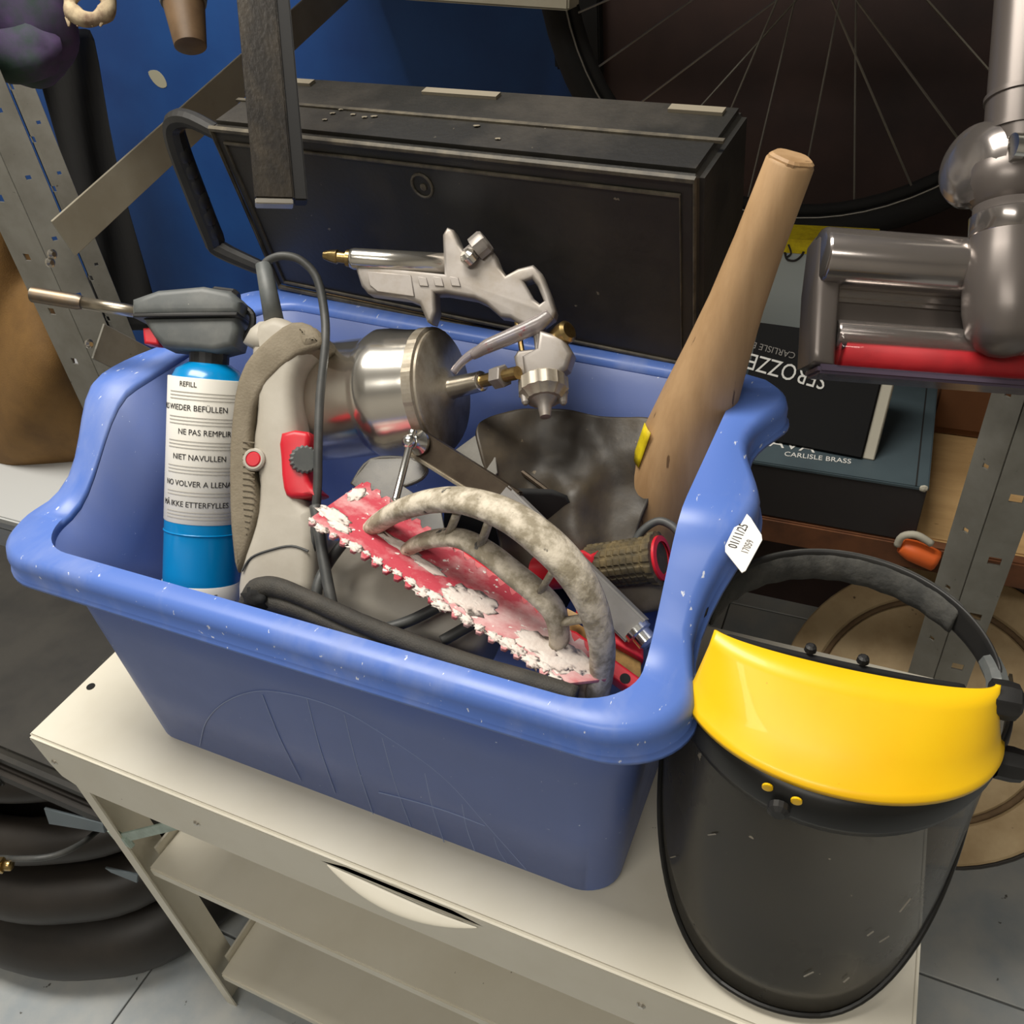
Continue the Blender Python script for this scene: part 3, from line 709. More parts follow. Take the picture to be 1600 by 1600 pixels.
# orange handled thing below the shelf edge
q = PY(1420, 852, .775)
t = thing('orange_tool_handle', q - ZZ*.02, 'orange plastic grip with beige loop below the wooden shelf edge', 'handle')
put('grip', tubem([PY(1408, 852, .775), PY(1425, 860, .775), PY(1462, 876, .775)], [.008, .012, .012], 10, 4), 'orange', t, smooth=True)
put('loop', tubem([PY(1402, 852, .771), PY(1410, 838, .771), PY(1432, 836, .771), PY(1456, 850, .771)], .004, 8, 4), 'page', t, smooth=True)
# round beige disc
dc = D(1445, 1105, 1.00); dn = (C - dc).normalized() * .75 + ZZ * .12 + Vector((-.15, 0, 0)); dn.normalize()
t = thing('round_disc', dc - ZZ*.17, 'large round beige wooden disc leaning behind the grey upright', 'disc')
def dscale(r): return r * 1.0 / F
put('plate', lathem(dc - dn*.02, dn, [(0, dscale(226)), (.002, dscale(229)), (.018, dscale(229)), (.02, dscale(226)), (.0201, dscale(178)), (.0175, dscale(175)), (.0175, dscale(166)), (.0201, dscale(163)), (.0202, .002)], 64), 'disc', t, auto=.4)
dx = dn.orthogonal().normalized(); dy = dn.cross(dx)
put('groove', tubem([dc + (dx*math.cos(i*math.pi/32) + dy*math.sin(i*math.pi/32))*dscale(170) - dn*.0015 for i in range(64)], .0035, 6, 0, True), 'groove', t, smooth=True)
put('edge_wire', tubem([dc + (dx*math.cos(i*math.pi/32) + dy*math.sin(i*math.pi/32))*dscale(231) - dn*.02 for i in range(64)], .003, 6, 0, True), 'rubber', t, smooth=True)
put('plug', lathem(dc + dx*0 + (D(1540, 1075, 1.0) - dc) - dn*.0, dn, [(0, .022), (.002, .022), (.0022, .003)], 6), 'groove', t)

# ------------------------------------------------------------------ things hanging in front of the rack
ba, bb = D(430, 318, .62), D(396, -60, .62); bd = (bb - ba).normalized()
fwn = (C - ba).normalized(); fwn = (fwn - bd * fwn.dot(bd)).normalized(); side = bd.cross(fwn)
if side.dot(RIGHT) < 0: side = -side
t = thing('flat_iron_bar', ba, 'worn black flat bar with bright cut end hanging before the case', 'bar')
wdir = (side + fwn * -.05).normalized()
put('bar_body', framed(ba - wdir*.0145, bd, wdir, wdir.cross(bd), .34, .028, .010, .0012), 'iron', t)
put('dark_edge', framed(ba + wdir*.0132 - fwn*.004, bd, wdir, wdir.cross(bd), .34, .010, .012, .001), 'irondark', t)
put('cut_end', framed(ba - wdir*.0145 - bd*.004, bd, wdir, wdir.cross(bd), .004, .027, .0102, .0006), 'screw', t)
a, b = D(298, 74, .72), D(283, -20, .72)
t = thing('tapered_handle', a, 'brown tapered wooden handle with grey collar hanging at the top left', 'handle')
ax = (b - a).normalized(); L_ = (b - a).length
put('wooden_grip', lathem(a, ax, [(0, .012), (.001, .0135), (L_*.72, .0175), (L_*.73, .017)], 24), 'handlewood', t, auto=.6)
put('collar', lathem(a + ax*L_*.73, ax, [(0, .019), (.004, .020), (.03, .020), (.032, .006), (.22, .006)], 24), 'dgrey', t, auto=.6)
t = thing('frayed_tuft', D(135, 25, .95), 'small cream frayed tuft hanging at the top left corner', 'tuft')
tc_ = D(140, 6, .95)
put('ring', tubem([tc_ + RIGHT*.022*math.cos(i*.63) + UP*.018*math.sin(i*.63) for i in range(10)], [.008, .010, .007, .011, .008, .007, .011, .009, .007, .010], 8, 4, True), 'cream', t, smooth=True)
for i in range(5):
    q = tc_ + RIGHT*(-.024 + .01*i) - UP*.016
    put('strand', tubem([q, q - UP*.010 + RIGHT*random.uniform(-.006, .006)], [.004, .001], 6), 'cream', t)
t = thing('hanging_cloth', D(30, 110, .98), 'dark purple and green cloth bundle at the top left corner', 'cloth')
put('bundle', blob(D(10, 10, 1.0), .085, .06, .085, 4, .10, 2, 4), 'cloth', t, smooth=True)
put('hem', blob(D(30, 82, .99), .055, .04, .034, 9, .15, 3, 3), 'cloth', t, smooth=True)
o = put('dark_sheet', sheet([[PY(px + (py-100)*.22 + 8*math.sin(px*.5+j), py, 1.3 + .03*math.sin(px*.09 + j)) for px in range(60, 165, 12)] for j, py in enumerate((40, 150, 240, 330, 420, 520))]), 'blackmatte'); soften(o, 1, .004)  # black wavy sheet filling the dark area beside the upright
tag(o, 'black wavy sheet beside the grey left upright', 'cloth')

# ------------------------------------------------------------------ left side: canvas bag, white board, dark trunk, hoses
rows = []
for j, (py, dd) in enumerate(((330, .06), (420, .03), (500, .0), (560, -.02), (620, -.03), (680, -.035), (735, -.02))):
    r = []
    for i, px in enumerate(range(-120, 190, 30)):
        edge = {330: 20, 420: 45, 500: 75, 560: 100, 620: 128, 680: 140, 735: 120}[py]
        x = min(px, edge); r.append(PY(x, py, .775 + dd + .02*math.sin(i*1.3 + j*.9) + (.05 if px >= edge else 0)))
    rows.append(r)
o = put('canvas_bag', sheet(rows), 'canvas'); soften(o, 2, .045); tag(o, 'brown canvas bag slumped beside the left upright on a white board', 'bag')
o = put('white_board', boxm(-1.9, -.96, .60, 1.1, .44, .455, .003), 'white'); tag(o, 'white board lying flat below the brown canvas bag', 'board')
tr = thing('storage_chest', (-1.0, .40, .0), 'low dark plastic chest with scuffed lid left of the cabinet', 'chest')
tz = .45
q0, q1 = PZ(0, 1180, tz), PZ(190, 1205, tz)
put('lid', boxm(-1.6, -.672, q0.y, .56, tz-.03, tz, .010, 3), 'trunk', tr, auto=.6)
put('lid_lip', boxm(-1.605, -.668, q0.y-.008, .565, tz-.055, tz-.028, .006, 2), 'rubber', tr, auto=.6)
put('body', boxm(-1.58, -.83, .34, .54, .005, tz-.05, .012, 2), 'rubber', tr, auto=.6)
put('latch', boxm(-.92, -.86, q0.y-.012, q0.y-.004, tz-.06, tz-.02, .003, 2), 'black', tr)
# black hoses and pipes heaped below the chest
for i, (z, y, rad) in enumerate(((.345, .265, .024), (.26, .235, .030), (.165, .215, .040), (.058, .205, .055))):
    o = put('rubber_hose', tubem([(-1.7, y+.05, z), (-1.3, y, z), (-1.0, y, z-.002), (-.86, y+.035, z), (-.775, y+.11, z), (-.745, y+.30, z)], rad, 18, 6), 'rubber', smooth=True)
    tag(o, ('thin black rubber hose directly under the dark chest lid', 'second black rubber hose down, behind the grey cable', 'thick black rubber hose second from the floor beside the cabinet', 'thickest black rubber hose lying on the floor tiles')[i], 'hose', 'black hoses under the chest')
o = put('grey_cable', tubem([PY(*p) for p in ((-30, 1338, .2), (30, 1342, .2), (80, 1338, .215), (120, 1322, .24), (150, 1300, .275), (175, 1275, .31))], .0035, 8, 6), 'cable', smooth=True); tag(o, 'thin grey cable curving from a brass fitting to the cabinet leg', 'cable')
q = PY(2, 1352, .19)
t = thing('brass_fitting', q, 'small round brass pipe fitting at the left picture edge', 'fitting')
put('nut', lathem(q - RIGHT*.01, RIGHT, [(0, .008), (.001, .009), (.012, .009), (.013, .008)], 6), 'brass', t)
put('ferrule', lathem(q + RIGHT*.003, RIGHT, [(0, .006), (.008, .006), (.009, .005)], 16), 'brass', t, smooth=True)
for i, (c4, lb) in enumerate(((((70, 1262), (160, 1285), (165, 1300), (78, 1286)), 'upper pale blue strip standing for floor seen between the black hoses'), (((165, 1355), (215, 1366), (215, 1378), (175, 1362)), 'lower pale blue strip standing for floor seen between the black hoses'))):
    pls = Plane(PY(100, 1280, .262), PY(200, 1280, .262), PY(100, 1400, .262))
    o = put('floor_glimpse', prismm(list(c4), pls, .003, .0005), 'bluegrey'); tag(o, lb, 'strip')  # strip standing in for the floor glimpsed between the hoses

# ================================================================== CONTENTS OF THE TUB
# ------------------------------------------------------------------ wooden bat
b0 = PY(985, 905, .525); b1 = PY(1236, 250, .548); bx_ = (b1 - b0).normalized(); bl = (b1 - b0).length
t = thing('wooden_bat', b0, 'bare wooden bat leaning out of the right rear corner of the tub', 'bat')
prof = [(0, .028), (.004, .031), (bl*.15, .0335), (bl*.30, .034), (bl*.42, .0322), (bl*.53, .0278), (bl*.63, .0232), (bl*.74, .0190), (bl*.86, .0165), (bl*.995, .0150), (bl, .0138)]
o = put('barrel', lathem(b0, bx_, prof, 40), 'wood', t, auto=.8)
put('sawn_end', lathem(b1 - bx_*.001, bx_, [(0, .0138), (.002, .0138), (.0035, .012)], 24, lambda a, t_, r: r*(1+.05*math.sin(5*a))), 'wood', t)
bside = bx_.cross((C - b0).normalized()).normalized(); btc = ((C - b0) - bx_*(C - b0).dot(bx_)).normalized()
if bside.dot(RIGHT) > 0: bside = -bside
for f0, f1, ang in ((.36, .45, .80), (.22, .29, .80)):
    rows = []
    for i in range(5):
        ss = f0 + (f1 - f0)*i/4; rows.append([b0 + bx_*bl*ss + (bside*math.sin(ang + j*.13) + btc*math.cos(ang + j*.13))*(.0345) for j in range(4)])
    o = put('yellow_tape', sheet(rows), 'yellow', t, smooth=True); m = o.modifiers.new('tape', 'SOLIDIFY'); m.thickness = .0006

# ------------------------------------------------------------------ gas torch
g0, g1 = D(312, 985, .735), D(327, 566, .70); gx = (g1 - g0).normalized(); gl = (g1 - g0).length
t = thing('gas_torch', g0, 'blue gas cylinder with white instruction label and charcoal burner head', 'gas torch')
GR = .0318
cyl = put('cylinder', lathem(g0, gx, [(0, .026), (.004, GR), (gl*.86, GR), (gl*.93, GR*.96), (gl*.97, GR*.82), (gl*.995, GR*.55), (gl, .012)], 48), 'canblue', t, auto=.9)
def gband(f0, f1, m, r=.0004): return put('label_band', lathem(g0 + gx*gl*f0, gx, [(0, GR+.0001), (.0005, GR+r), (gl*(f1-f0)-.0005, GR+r), (gl*(f1-f0), GR+.0001)], 48), m, cyl, auto=.9)
def gf(py): return (985 - py) / (985 - 566) 
gband(gf(806), gf(590), 'canwhite'); gband(.02, gf(902), 'canwhite')
put('weld_seam', lathem(g0 + gx*gl*gf(824), gx, [(0, GR), (.0008, GR+.0008), (.0016, GR)], 48), 'canblue', cyl, smooth=True)
gt = ((C - g0) - gx*(C - g0).dot(gx)).normalized(); gs = gx.cross(gt)
if gs.dot(RIGHT) < 0: gs = -gs
def wraptext(s, py, size, m='ink', a0=-.95, sq=1.0):
    """lettering bent round the cylinder"""
    me = textm(s, (0, 0, 0), Vector((1, 0, 0)), Vector((0, 1, 0)), size, .0001, 'LEFT', sq)
    c = g0 + gx*gl*gf(py)
    for v in me.vertices:
        a = a0 + v.co.x / GR; r = GR + .0006 + v.co.z
        v.co = c + gx*v.co.y + (gs*math.sin(a) + gt*math.cos(a))*r
    put('printed_words', me, m, cyl)
for s_, py, sz, a0 in (('REFILL', 600, .0058, -.75), ('NIEMALS WIEDER BEFÜLLEN', 634, .0066, -1.9), ('NE PAS REMPLIR', 669, .0066, -.75), ('NIET NAVULLEN', 706, .0066, -.9), ('NO VOLVER A LLENAR', 745, .0066, -1.15), ('MÅ IKKE ETTERFYLLES', 776, .0066, -1.25), ('NON RICARICARE', 917, .0066, -1.15)):
    wraptext(s_, py, sz, 'ink', a0, .92)
for py in (612, 617, 622, 648, 653, 658, 683, 688, 693, 720, 725, 730, 758, 763, 788, 793, 798, 930, 936):
    rows = [[g0 + gx*(gl*gf(py) + dz) + (gs*math.sin(a/10) + gt*math.cos(a/10))*(GR+.0007) for dz in (0, .0007)] for a in range(-11, 12)]
    put('small_print', sheet(rows), 'fine', cyl)
ph = facing(300, 500, .695)
hd = put('burner_head', prismm([(222, 476), (262, 462), (330, 456), (372, 464), (388, 480), (386, 496), (380, 502), (222, 502)], ph, .042, .006, 0), 'dgrey', t, auto=.6)
put('lower_grip', prismm([(234, 503), (380, 500), (384, 520), (376, 548), (345, 556), (266, 548), (252, 532)], ph, .036, .006, 0), 'dgrey', t, auto=.6)
put('parting_line', prismm([(226, 499), (384, 497), (384, 503), (226, 505)], ph, .044, .001, 0), 'black', hd)
put('valve_neck', lathem(g1 - gx*.006, gx, [(0, .016), (.016, .016), (.02, .012)], 20), 'black', t)
put('trigger', prismm([(234, 518), (256, 516), (259, 544), (236, 542)], ph, .016, .002, .006), 'red', t)
put('gas_knob', lathem(ph.hit(332, 464) - ph.u*0, ph.u*1.0 + ph.v*-.12, [(0, .007), (.002, .0085), (.018, .0085), (.022, .006)], 24, lambda a, t_, r: r*(1+.05*math.cos(12*a))), 'black', hd)
put('guard_loop', tubem([ph.hit(378, 478), ph.hit(394, 492), ph.hit(392, 515), ph.hit(376, 530)], .003, 8, 4), 'black', hd)
n0, n1, n2 = D(226, 489, .695), D(122, 472, .70), D(44, 459, .70)
put('flame_tube', lathem(n0, (n1 - n0), [(0, .0052), ((n1-n0).length, .0052)], 20), 'steel', t, smooth=True)
put('burner_tip', lathem(n1 + (n0-n1).normalized()*.004, (n2 - n1), [(0, .0055), (.004, .0066), ((n2-n1).length, .0066), ((n2-n1).length, .0052), ((n2-n1).length-.01, .0050)], 20), 'burnt', t, auto=.7)

# ------------------------------------------------------------------ grey power tool with red switch
ptl = Plane(D(430, 500, .655), D(500, 505, .650), D(425, 900, .635))
t = thing('grey_power_tool', D(430, 960, .64), 'light grey power tool with taupe grip and red trigger standing in the tub', 'power tool')
body = [(402, 515), (420, 500), (440, 497), (470, 512), (500, 535), (470, 575), (462, 620), (466, 665), (470, 700), (476, 780), (492, 800), (494, 860), (480, 960), (385, 960), (378, 890), (400, 820), (408, 760), (398, 700), (404, 640), (396, 560)]
put('body', prismm(body, ptl, .040, .009, -.012, 3), 'lgrey', t, smooth=False, auto=.7)
grp = [(398, 560), (430, 528), (462, 508), (490, 512), (509, 533), (506, 548), (470, 560), (425, 600), (404, 640), (398, 700), (405, 760), (409, 800), (396, 850), (378, 895), (370, 850), (366, 790), (366, 700), (374, 620), (384, 585)]
gp = put('rubber_grip', prismm(grp, ptl, .044, .004, -.0125, 2), 'grip', t, auto=.7)
pg = ptl.shifted(.0101)
for i in range(16):
    y = 690 + i * 9.5
    put('grip_rib', tubem([pg.hit(379 + max(0, (i-10))*1.0, y), pg.hit(398 if i < 9 else 400 - (i-9)*2.5, y + 2)], .0005, 5), 'grip', gp)
put('cap', lathem(ptl.hit(408, 545) - ptl.n*.012, (ptl.hit(425, 505) - ptl.hit(406, 550)), [(0, .020), (.012, .019), (.020, .015), (.024, .009)], 28), 'lgrey', t, smooth=True)
put('nose_ring', prismm([(470, 512), (496, 515), (510, 533), (506, 546), (480, 552), (470, 535)], ptl, .046, .008, -.012, 2), 'grip', t, auto=.7)
bt = put('lock_button_ring', lathem(ptl.hit(405, 721) + ptl.n*.006, ptl.n, [(0, .0088), (.004, .0088), (.005, .0075), (.005, .0062), (.003, .0060)], 28), 'lgrey', t, auto=.5)
put('lock_button', lathem(ptl.hit(405, 721) + ptl.n*.006, ptl.n, [(0, .0060), (.0044, .0060), (.0052, .005)], 24), 'red', bt, auto=.5)
tg = put('trigger', prismm([(447, 680), (488, 678), (490, 700), (487, 740), (494, 762), (506, 772), (500, 778), (462, 781), (450, 765), (446, 720)], ptl, .026, .004, -.002, 2), 'red', t, auto=.7)
put('speed_dial', lathem(ptl.hit(478, 721) + ptl.n*.006, ptl.n*.8 + ptl.u*.5, [(0, .010), (.001, .0105), (.007, .0105), (.0085, .009)], 36, lambda a, t_, r: r*(1+.05*math.cos(18*a))), 'dgrey', tg, auto=.6)
put('seam', tubem([ptl.at(*ptl.uv(*p), .0085) for p in ((386, 893), (400, 872), (430, 860), (462, 854), (488, 862))], .0009, 6, 4), 'cable', t)
put('motor_housing', tubem([D(455, 905, .69), D(540, 925, .685), D(640, 955, .67), (D(760, 1010, .65))], [.034, .042, .044, .040], 28, 5), 'lgrey', t, smooth=True)
put('cord_sleeve', lathem(D(428, 500, .663), (D(412, 416, .665) - D(428, 500, .663)), [(0, .0078), (.02, .0072), (.046, .0062), (.047, .004)], 16), 'dgrey', t, smooth=True)
crd = [(412, 428, .665), (416, 410, .665), (440, 400, .662), (470, 407, .66), (495, 435, .655), (507, 490, .65), (508, 540, .642), (500, 620, .635), (497, 700, .628), (496, 760, .628), (490, 840, .632), (482, 900, .636), (490, 945, .64)]
put('power_cord', tubem([D(*p) for p in crd], .0034, 10, 6), 'cable', t, smooth=True)
for pts in (((492, 790, .628), (500, 840, .622), (508, 890, .614), (520, 950, .606)), ((505, 800, .64), (478, 860, .636), (470, 900, .63), (478, 950, .625)), ((560, 820, .64), (520, 870, .63), (498, 910, .62), (492, 950, .615)), ((700, 940, .605), (640, 970, .60), (590, 985, .60), (560, 990, .60)), ((780, 950, .60), (720, 985, .592), (690, 1002, .59))):
    put('loose_cord', tubem([D(*p) for p in pts], .0042, 10, 6), 'cable', t, smooth=True)

# ------------------------------------------------------------------ spray gun with aluminium cup
lc = D(694, 608, .670)
cax = (RIGHT*.91 + UP*.04 - FWD*.38).normalized()          # points from cup to lid
t = thing('spray_gun', lc - cax*.13, 'aluminium spray gun with round paint cup lying on the tub contents', 'spray gun')
CR = .0475
cup = put('paint_cup', lathem(lc - cax*.150, cax, [(0, CR*1.0), (.004, CR*1.05), (.055, CR*1.04), (.088, CR*1.03), (.093, CR*1.08), (.100, CR*1.14), (.110, CR*1.12), (.122, CR*1.07), (.134, CR*1.04), (.140, CR*1.02)], 64), 'alu', t, auto=.7)
put('lid_ring', lathem(lc - cax*.012, cax, [(0, CR*1.0), (.001, CR*1.05), (.009, CR*1.05), (.010, CR*1.0)], 96, lambda a, t_, r: r*(1+.012*(math.sin(90*a) > 0))), 'alulid', t)
put('lid', lathem(lc - cax*.004, cax, [(0, CR*1.0), (.004, CR*1.0), (.0055, CR*.96), (.006, CR*.4), (.010, CR*.26), (.011, .010)], 64), 'alulid', t, auto=.7)
s0, s1 = lc + cax*.004, D(776, 590, .632)
sx = (s1 - s0).normalized(); sl = (s1 - s0).length
put('siphon_stem', lathem(s0, sx, [(0, .0100), (.004, .0088), (sl*.70, .0080), (sl*.72, .006)], 20), 'alu', t, auto=.7)
put('brass_thread', lathem(s0 + sx*sl*.70, sx, [(0, .0052), (sl*.32, .0052)], 16, lambda a, t_, r: r), 'brass', t)
put('hex_nut', lathem(s1 - sx*.002, sx, [(0, .008), (.001, .009), (.010, .009), (.011, .008)], 6), 'cast', t)
put('inlet_spigot', lathem(s1 + sx*.008, sx, [(0, .005), (.014, .005)], 14), 'brass', t)
pgn = Plane(D(560, 420, .655), D(860, 560, .630), D(700, 300, .64))
gunb = [(560, 418), (698, 432), (697, 400), (696, 372), (703, 360), (713, 364), (722, 385), (738, 408), (752, 402), (768, 392), (776, 400), (784, 420), (794, 434), (812, 424), (836, 418), (850, 432), (862, 462), (871, 490), (868, 500), (852, 512), (848, 540), (862, 560), (864, 580), (850, 592), (812, 590), (806, 560), (812, 550), (838, 548), (834, 515), (812, 508), (800, 500), (785, 498), (762, 478), (745, 470), (700, 462), (684, 462), (686, 490), (680, 508), (672, 506), (660, 478), (640, 470), (580, 462), (570, 450)]
trig_hole = [(822, 444), (834, 440), (842, 450), (852, 474), (846, 478), (836, 470)]
spr = put('gun_body', prismm([gunb, trig_hole], pgn, .020, .003, 0), 'cast', t, auto=.6)
pq = pgn.shifted(.0105)
put('grip_panel', prismm([(574, 424), (642, 430), (648, 464), (590, 456), (578, 446)], pq, .0015, .0006, 0), 'cast', spr)
for x in (652, 676, 702):
    put('grip_recess', prismm([(x, 432), (x+14, 434), (x+18, 448), (x+4, 447)], pq, .0014, .0005, 0), 'cast', spr)
h0, h1 = D(548, 404, .648), D(700, 414, .642)
put('air_tube', lathem(h0, h1 - h0, [(0, .0072), (.003, .0082), ((h1-h0).length, .0088)], 24), 'alu', t, smooth=True)
q0_, q1_ = D(548, 404, .648), D(500, 398, .651)
put('air_nipple', lathem(q0_, q1_ - q0_, [(0, .0066), (.003, .0066), (.0035, .0044), (.010, .0044), (.011, .0056), (.017, .0046), (.022, .0030)], 18), 'brass', t, auto=.5)
k0, k1 = D(732, 400, .628), D(772, 366, .622)
put('fluid_knob', lathem(k0, k1 - k0, [(0, .006), (.006, .006), (.007, .0095), (.016, .0095), (.018, .008)], 24, lambda a, t_, r: r*(1+.06*math.cos(10*a))*1.0), 'cast', t, auto=.6)
put('small_knob', lathem(D(738, 408, .625), (D(724, 392, .62) - D(738, 408, .625)), [(0, .006), (.006, .0065), (.009, .004)], 18), 'alu', t, auto=.6)
put('needle_rod', tubem([pgn.at(*pgn.uv(808, 498), .002), pgn.at(*pgn.uv(818, 560), .002)], .0022, 8), 'brass', t)
put('trigger', tubem([pgn.at(*pgn.uv(*p), .010) for p in ((862, 495), (840, 512), (800, 530), (765, 545), (742, 560))], [.0045, .0065, .006, .0055, .003], 10, 5), 'hose', t, smooth=True)
put('drip_hose', tubem([pgn.at(*pgn.uv(*p), .008) for p in ((780, 538), (748, 552), (728, 566), (712, 584))], [.004, .004, .0034, .003], 8, 5), 'hose', t, smooth=True)
put('pivot_screw', lathem(D(880, 522, .620), (RIGHT*.5 + UP*.2 - FWD*.6), [(-.01, .007), (0, .0085), (.005, .0085), (.007, .006)], 20), 'brass', t, auto=.5)
put('head_block', prismm([(846, 520), (884, 532), (898, 556), (890, 580), (862, 600), (824, 596), (820, 560), (842, 548)], pgn, .030, .004, 0), 'cast', t, auto=.6)
z0, z1 = D(848, 592, .625), D(853, 660, .612); zx = (z1 - z0).normalized()
put('air_cap', lathem(z0, zx, [(0, .016), (.002, .0185), (.012, .0185), (.014, .016), (.018, .013)], 40, lambda a, t_, r: r*(1+.035*math.cos(16*a))), 'alulid', t, auto=.5)
put('nozzle', lathem(z0 + zx*.017, zx, [(0, .011), (.006, .0055), (.015, .0040), (.0155, .0025)], 20), 'cast', t, auto=.7)
for s in (-1, 1):
    put('cap_horn', lathem(z0 + zx*.012 + RIGHT*s*.014, zx, [(0, .004), (.008, .003), (.010, .0015)], 10), 'cast', t)

# ------------------------------------------------------------------ bar clamp
r0, r1, r2 = D(650, 690, .640), D(832, 806, .605), D(998, 988, .562)
t = thing('bar_clamp', r2, 'grey steel bar clamp with bright sliding handle lying across the tub', 'clamp')
wd = (RIGHT*.55 + UP*.62 - FWD*.2).normalized()
put('jaw_plate', bar(r0, r0 + (r1-r0)*.86, wd, .021, .010, .0012), 'raildark', t)
put('jaw_edge', bar(r0 - UP*.010 - RIGHT*.002, r0 + (r1-r0)*.86 - UP*.010, wd, .003, .013, .0008), 'steel', t)
put('rail', bar(r0 + (r1-r0)*.74, r2, wd, .021, .012, .0015), 'rail', t)
put('end_boss', lathem(r2 - (r2-r1).normalized()*.003, (r2 - r1), [(0, .010), (.004, .010), (.005, .0075), (.012, .0075), (.014, .005)], 20), 'chrome', t, auto=.5)
pin = D(640, 690, .622)
put('screw_collar', lathem(D(657, 692, .632), (pin - D(657, 692, .632)), [(0, .009), (.003, .0098), (.006, .0075), (.010, .006)], 24), 'chrome', t, auto=.5)
hndl = put('sliding_bar', lathem(D(646, 672, .624), (D(617, 786, .612) - D(646, 672, .624)), [(0, .0026), (.001, .0034), (.004, .0028), ((D(617, 786, .612) - D(646, 672, .624)).length - .004, .0028), ((D(617, 786, .612) - D(646, 672, .624)).length - .002, .0036), ((D(617, 786, .612) - D(646, 672, .624)).length, .0026)], 16), 'chrome', t, smooth=True)
put('screw_ball', blob(pin, .0058, .0058, .0058, 1, 0, 1, 3), 'chrome', hndl, smooth=True)

# ------------------------------------------------------------------ broken grey bracket and clear guard under the cup
pk = Plane(D(720, 740, .655), D(780, 760, .65), D(740, 680, .665))
o = put('broken_bracket', prismm([(712, 704), (742, 682), (760, 690), (756, 704), (775, 716), (778, 740), (762, 756), (790, 800), (770, 800)], pk, .004, .0008), 'brk'); tag(o, 'broken grey plastic bracket with ragged edge beside the paint cup', 'bracket')
pk = Plane(D(560, 750, .655), D(680, 740, .645), D(620, 790, .640))
t = thing('clear_guard', D(620, 780, .65), 'scuffed clear plastic guard wedged below the paint cup', 'guard')
put('sheet', prismm([(549, 756), (580, 718), (640, 716), (668, 730), (660, 748), (630, 760), (690, 800), (700, 850), (640, 850), (590, 790)], pk, .003, .0006), 'clear', t)
put('rolled_edge', tubem([pk.hit(*p) for p in ((550, 757), (580, 719), (640, 717), (666, 731), (658, 748), (630, 760))], .0016, 8, 4), 'clear', t, smooth=True)

# ------------------------------------------------------------------ dark leather pouch
G = [[(742, 655, .70), (790, 640, .715), (850, 636, .715), (910, 640, .70), (970, 648, .69), (1040, 652, .66)],
     [(745, 690, .69), (800, 690, .70), (860, 690, .705), (905, 700, .668), (960, 690, .66), (1035, 700, .645)],
     [(755, 730, .69), (810, 745, .70), (852, 750, .70), (884, 760, .640), (945, 740, .66), (1020, 750, .645)],
     [(770, 780, .69), (820, 795, .70), (856, 800, .70), (892, 800, .645), (940, 800, .664), (1000, 800, .650)],
     [(780, 850, .69), (830, 860, .70), (862, 850, .69), (900, 850, .645), (940, 860, .655), (985, 860, .650)],
     [(790, 920, .68), (840, 920, .68), (876, 910, .67), (905, 900, .645), (945, 910, .65), (980, 915, .650)]]
o = put('leather_pouch', sheet([[D(p[0], p[1], p[2] - (.035 if p[2] > .68 else .012)) for p in r] for r in G]), 'leather'); soften(o, 4)
tx = bpy.data.textures.new('folds', 'CLOUDS'); tx.noise_scale = .075
m = o.modifiers.new('folds', 'DISPLACE'); m.texture = tx; m.strength = .030; m.mid_level = .5
m = o.modifiers.new('thickness', 'SOLIDIFY'); m.thickness = .003; tag(o, 'crumpled dark leather pouch standing between the clamp and the bat', 'pouch')
o = put('black_rod', tubem([D(752, 690, .676), D(880, 786, .655)], .0024, 8), 'raildark'); tag(o, 'thin black rod leaning against the crumpled leather pouch', 'rod')
o = put('tub_shade_sheet', sheet([[PY(px, py, .47) for px in (690, 760, 830, 900)] for py in (760, 830, 900, 960)]), 'blackmatte'); soften(o, 1, .003); tag(o, 'black sheet standing in for the deep shade behind the clamp rail', 'cloth')  # black sheet stands in for the shade deep in the tub

# ------------------------------------------------------------------ red tube with muddy rubber grip
a, b = D(893, 890, .628), D(1034, 872, .588); ax = (b - a).normalized(); L_ = (b - a).length
t = thing('red_grip_handle', a, 'red tube with muddy ribbed rubber grip beside the bat', 'handle')
put('tube', lathem(a - ax*.03, ax, [(0, .0135), (L_+.03, .0135), (L_+.0302, .0118), (L_+.004, .0110), (L_+.0035, .001)], 28), 'red', t, auto=.6)
def tread(an, t_, r):
    u = (an / (2*math.pi) * 14) % 1; v = (t_ / .0052) % 1
    return r + (.0009 if (u > .22 and v > .25) else 0)
prof = [(.018 + i*.0013, .0162) for i in range(int((L_-.024)/.0013))]
gp_ = put('rubber_grip', lathem(a, ax, [(.0175, .0135)] + prof + [(prof[-1][0]+.001, .0185), (prof[-1][0]+.006, .0188), (prof[-1][0]+.007, .0138)], 84, tread), 'rubberbrown', t)
put('red_flange', lathem(a + ax*(L_-.002), ax, [(0, .0138), (.001, .0162), (.003, .0162), (.0035, .0120)], 32, None, False), 'red', t, auto=.5)
put('torn_red_sleeve', prismm([(896, 862), (912, 860), (922, 866), (934, 860), (926, 880), (930, 900), (905, 900)], facing(912, 880, .606), .012, .002), 'red', t)
o = put('black_cord_loop', tubem([D(*p) for p in ((990, 850, .600), (1005, 828, .598), (1030, 814, .594), (1055, 826, .588), (1066, 850, .584), (1060, 880, .58))], .0030, 10, 6), 'cable', smooth=True); tag(o, 'black cord looping over the muddy rubber grip', 'cord')
o = put('brown_offcut', blob(D(1000, 920, .63), .03, .02, .012, 6, .2, 3, 3), 'grip', smooth=True); tag(o, 'brown scrap in shadow beneath the muddy rubber grip', 'scrap')

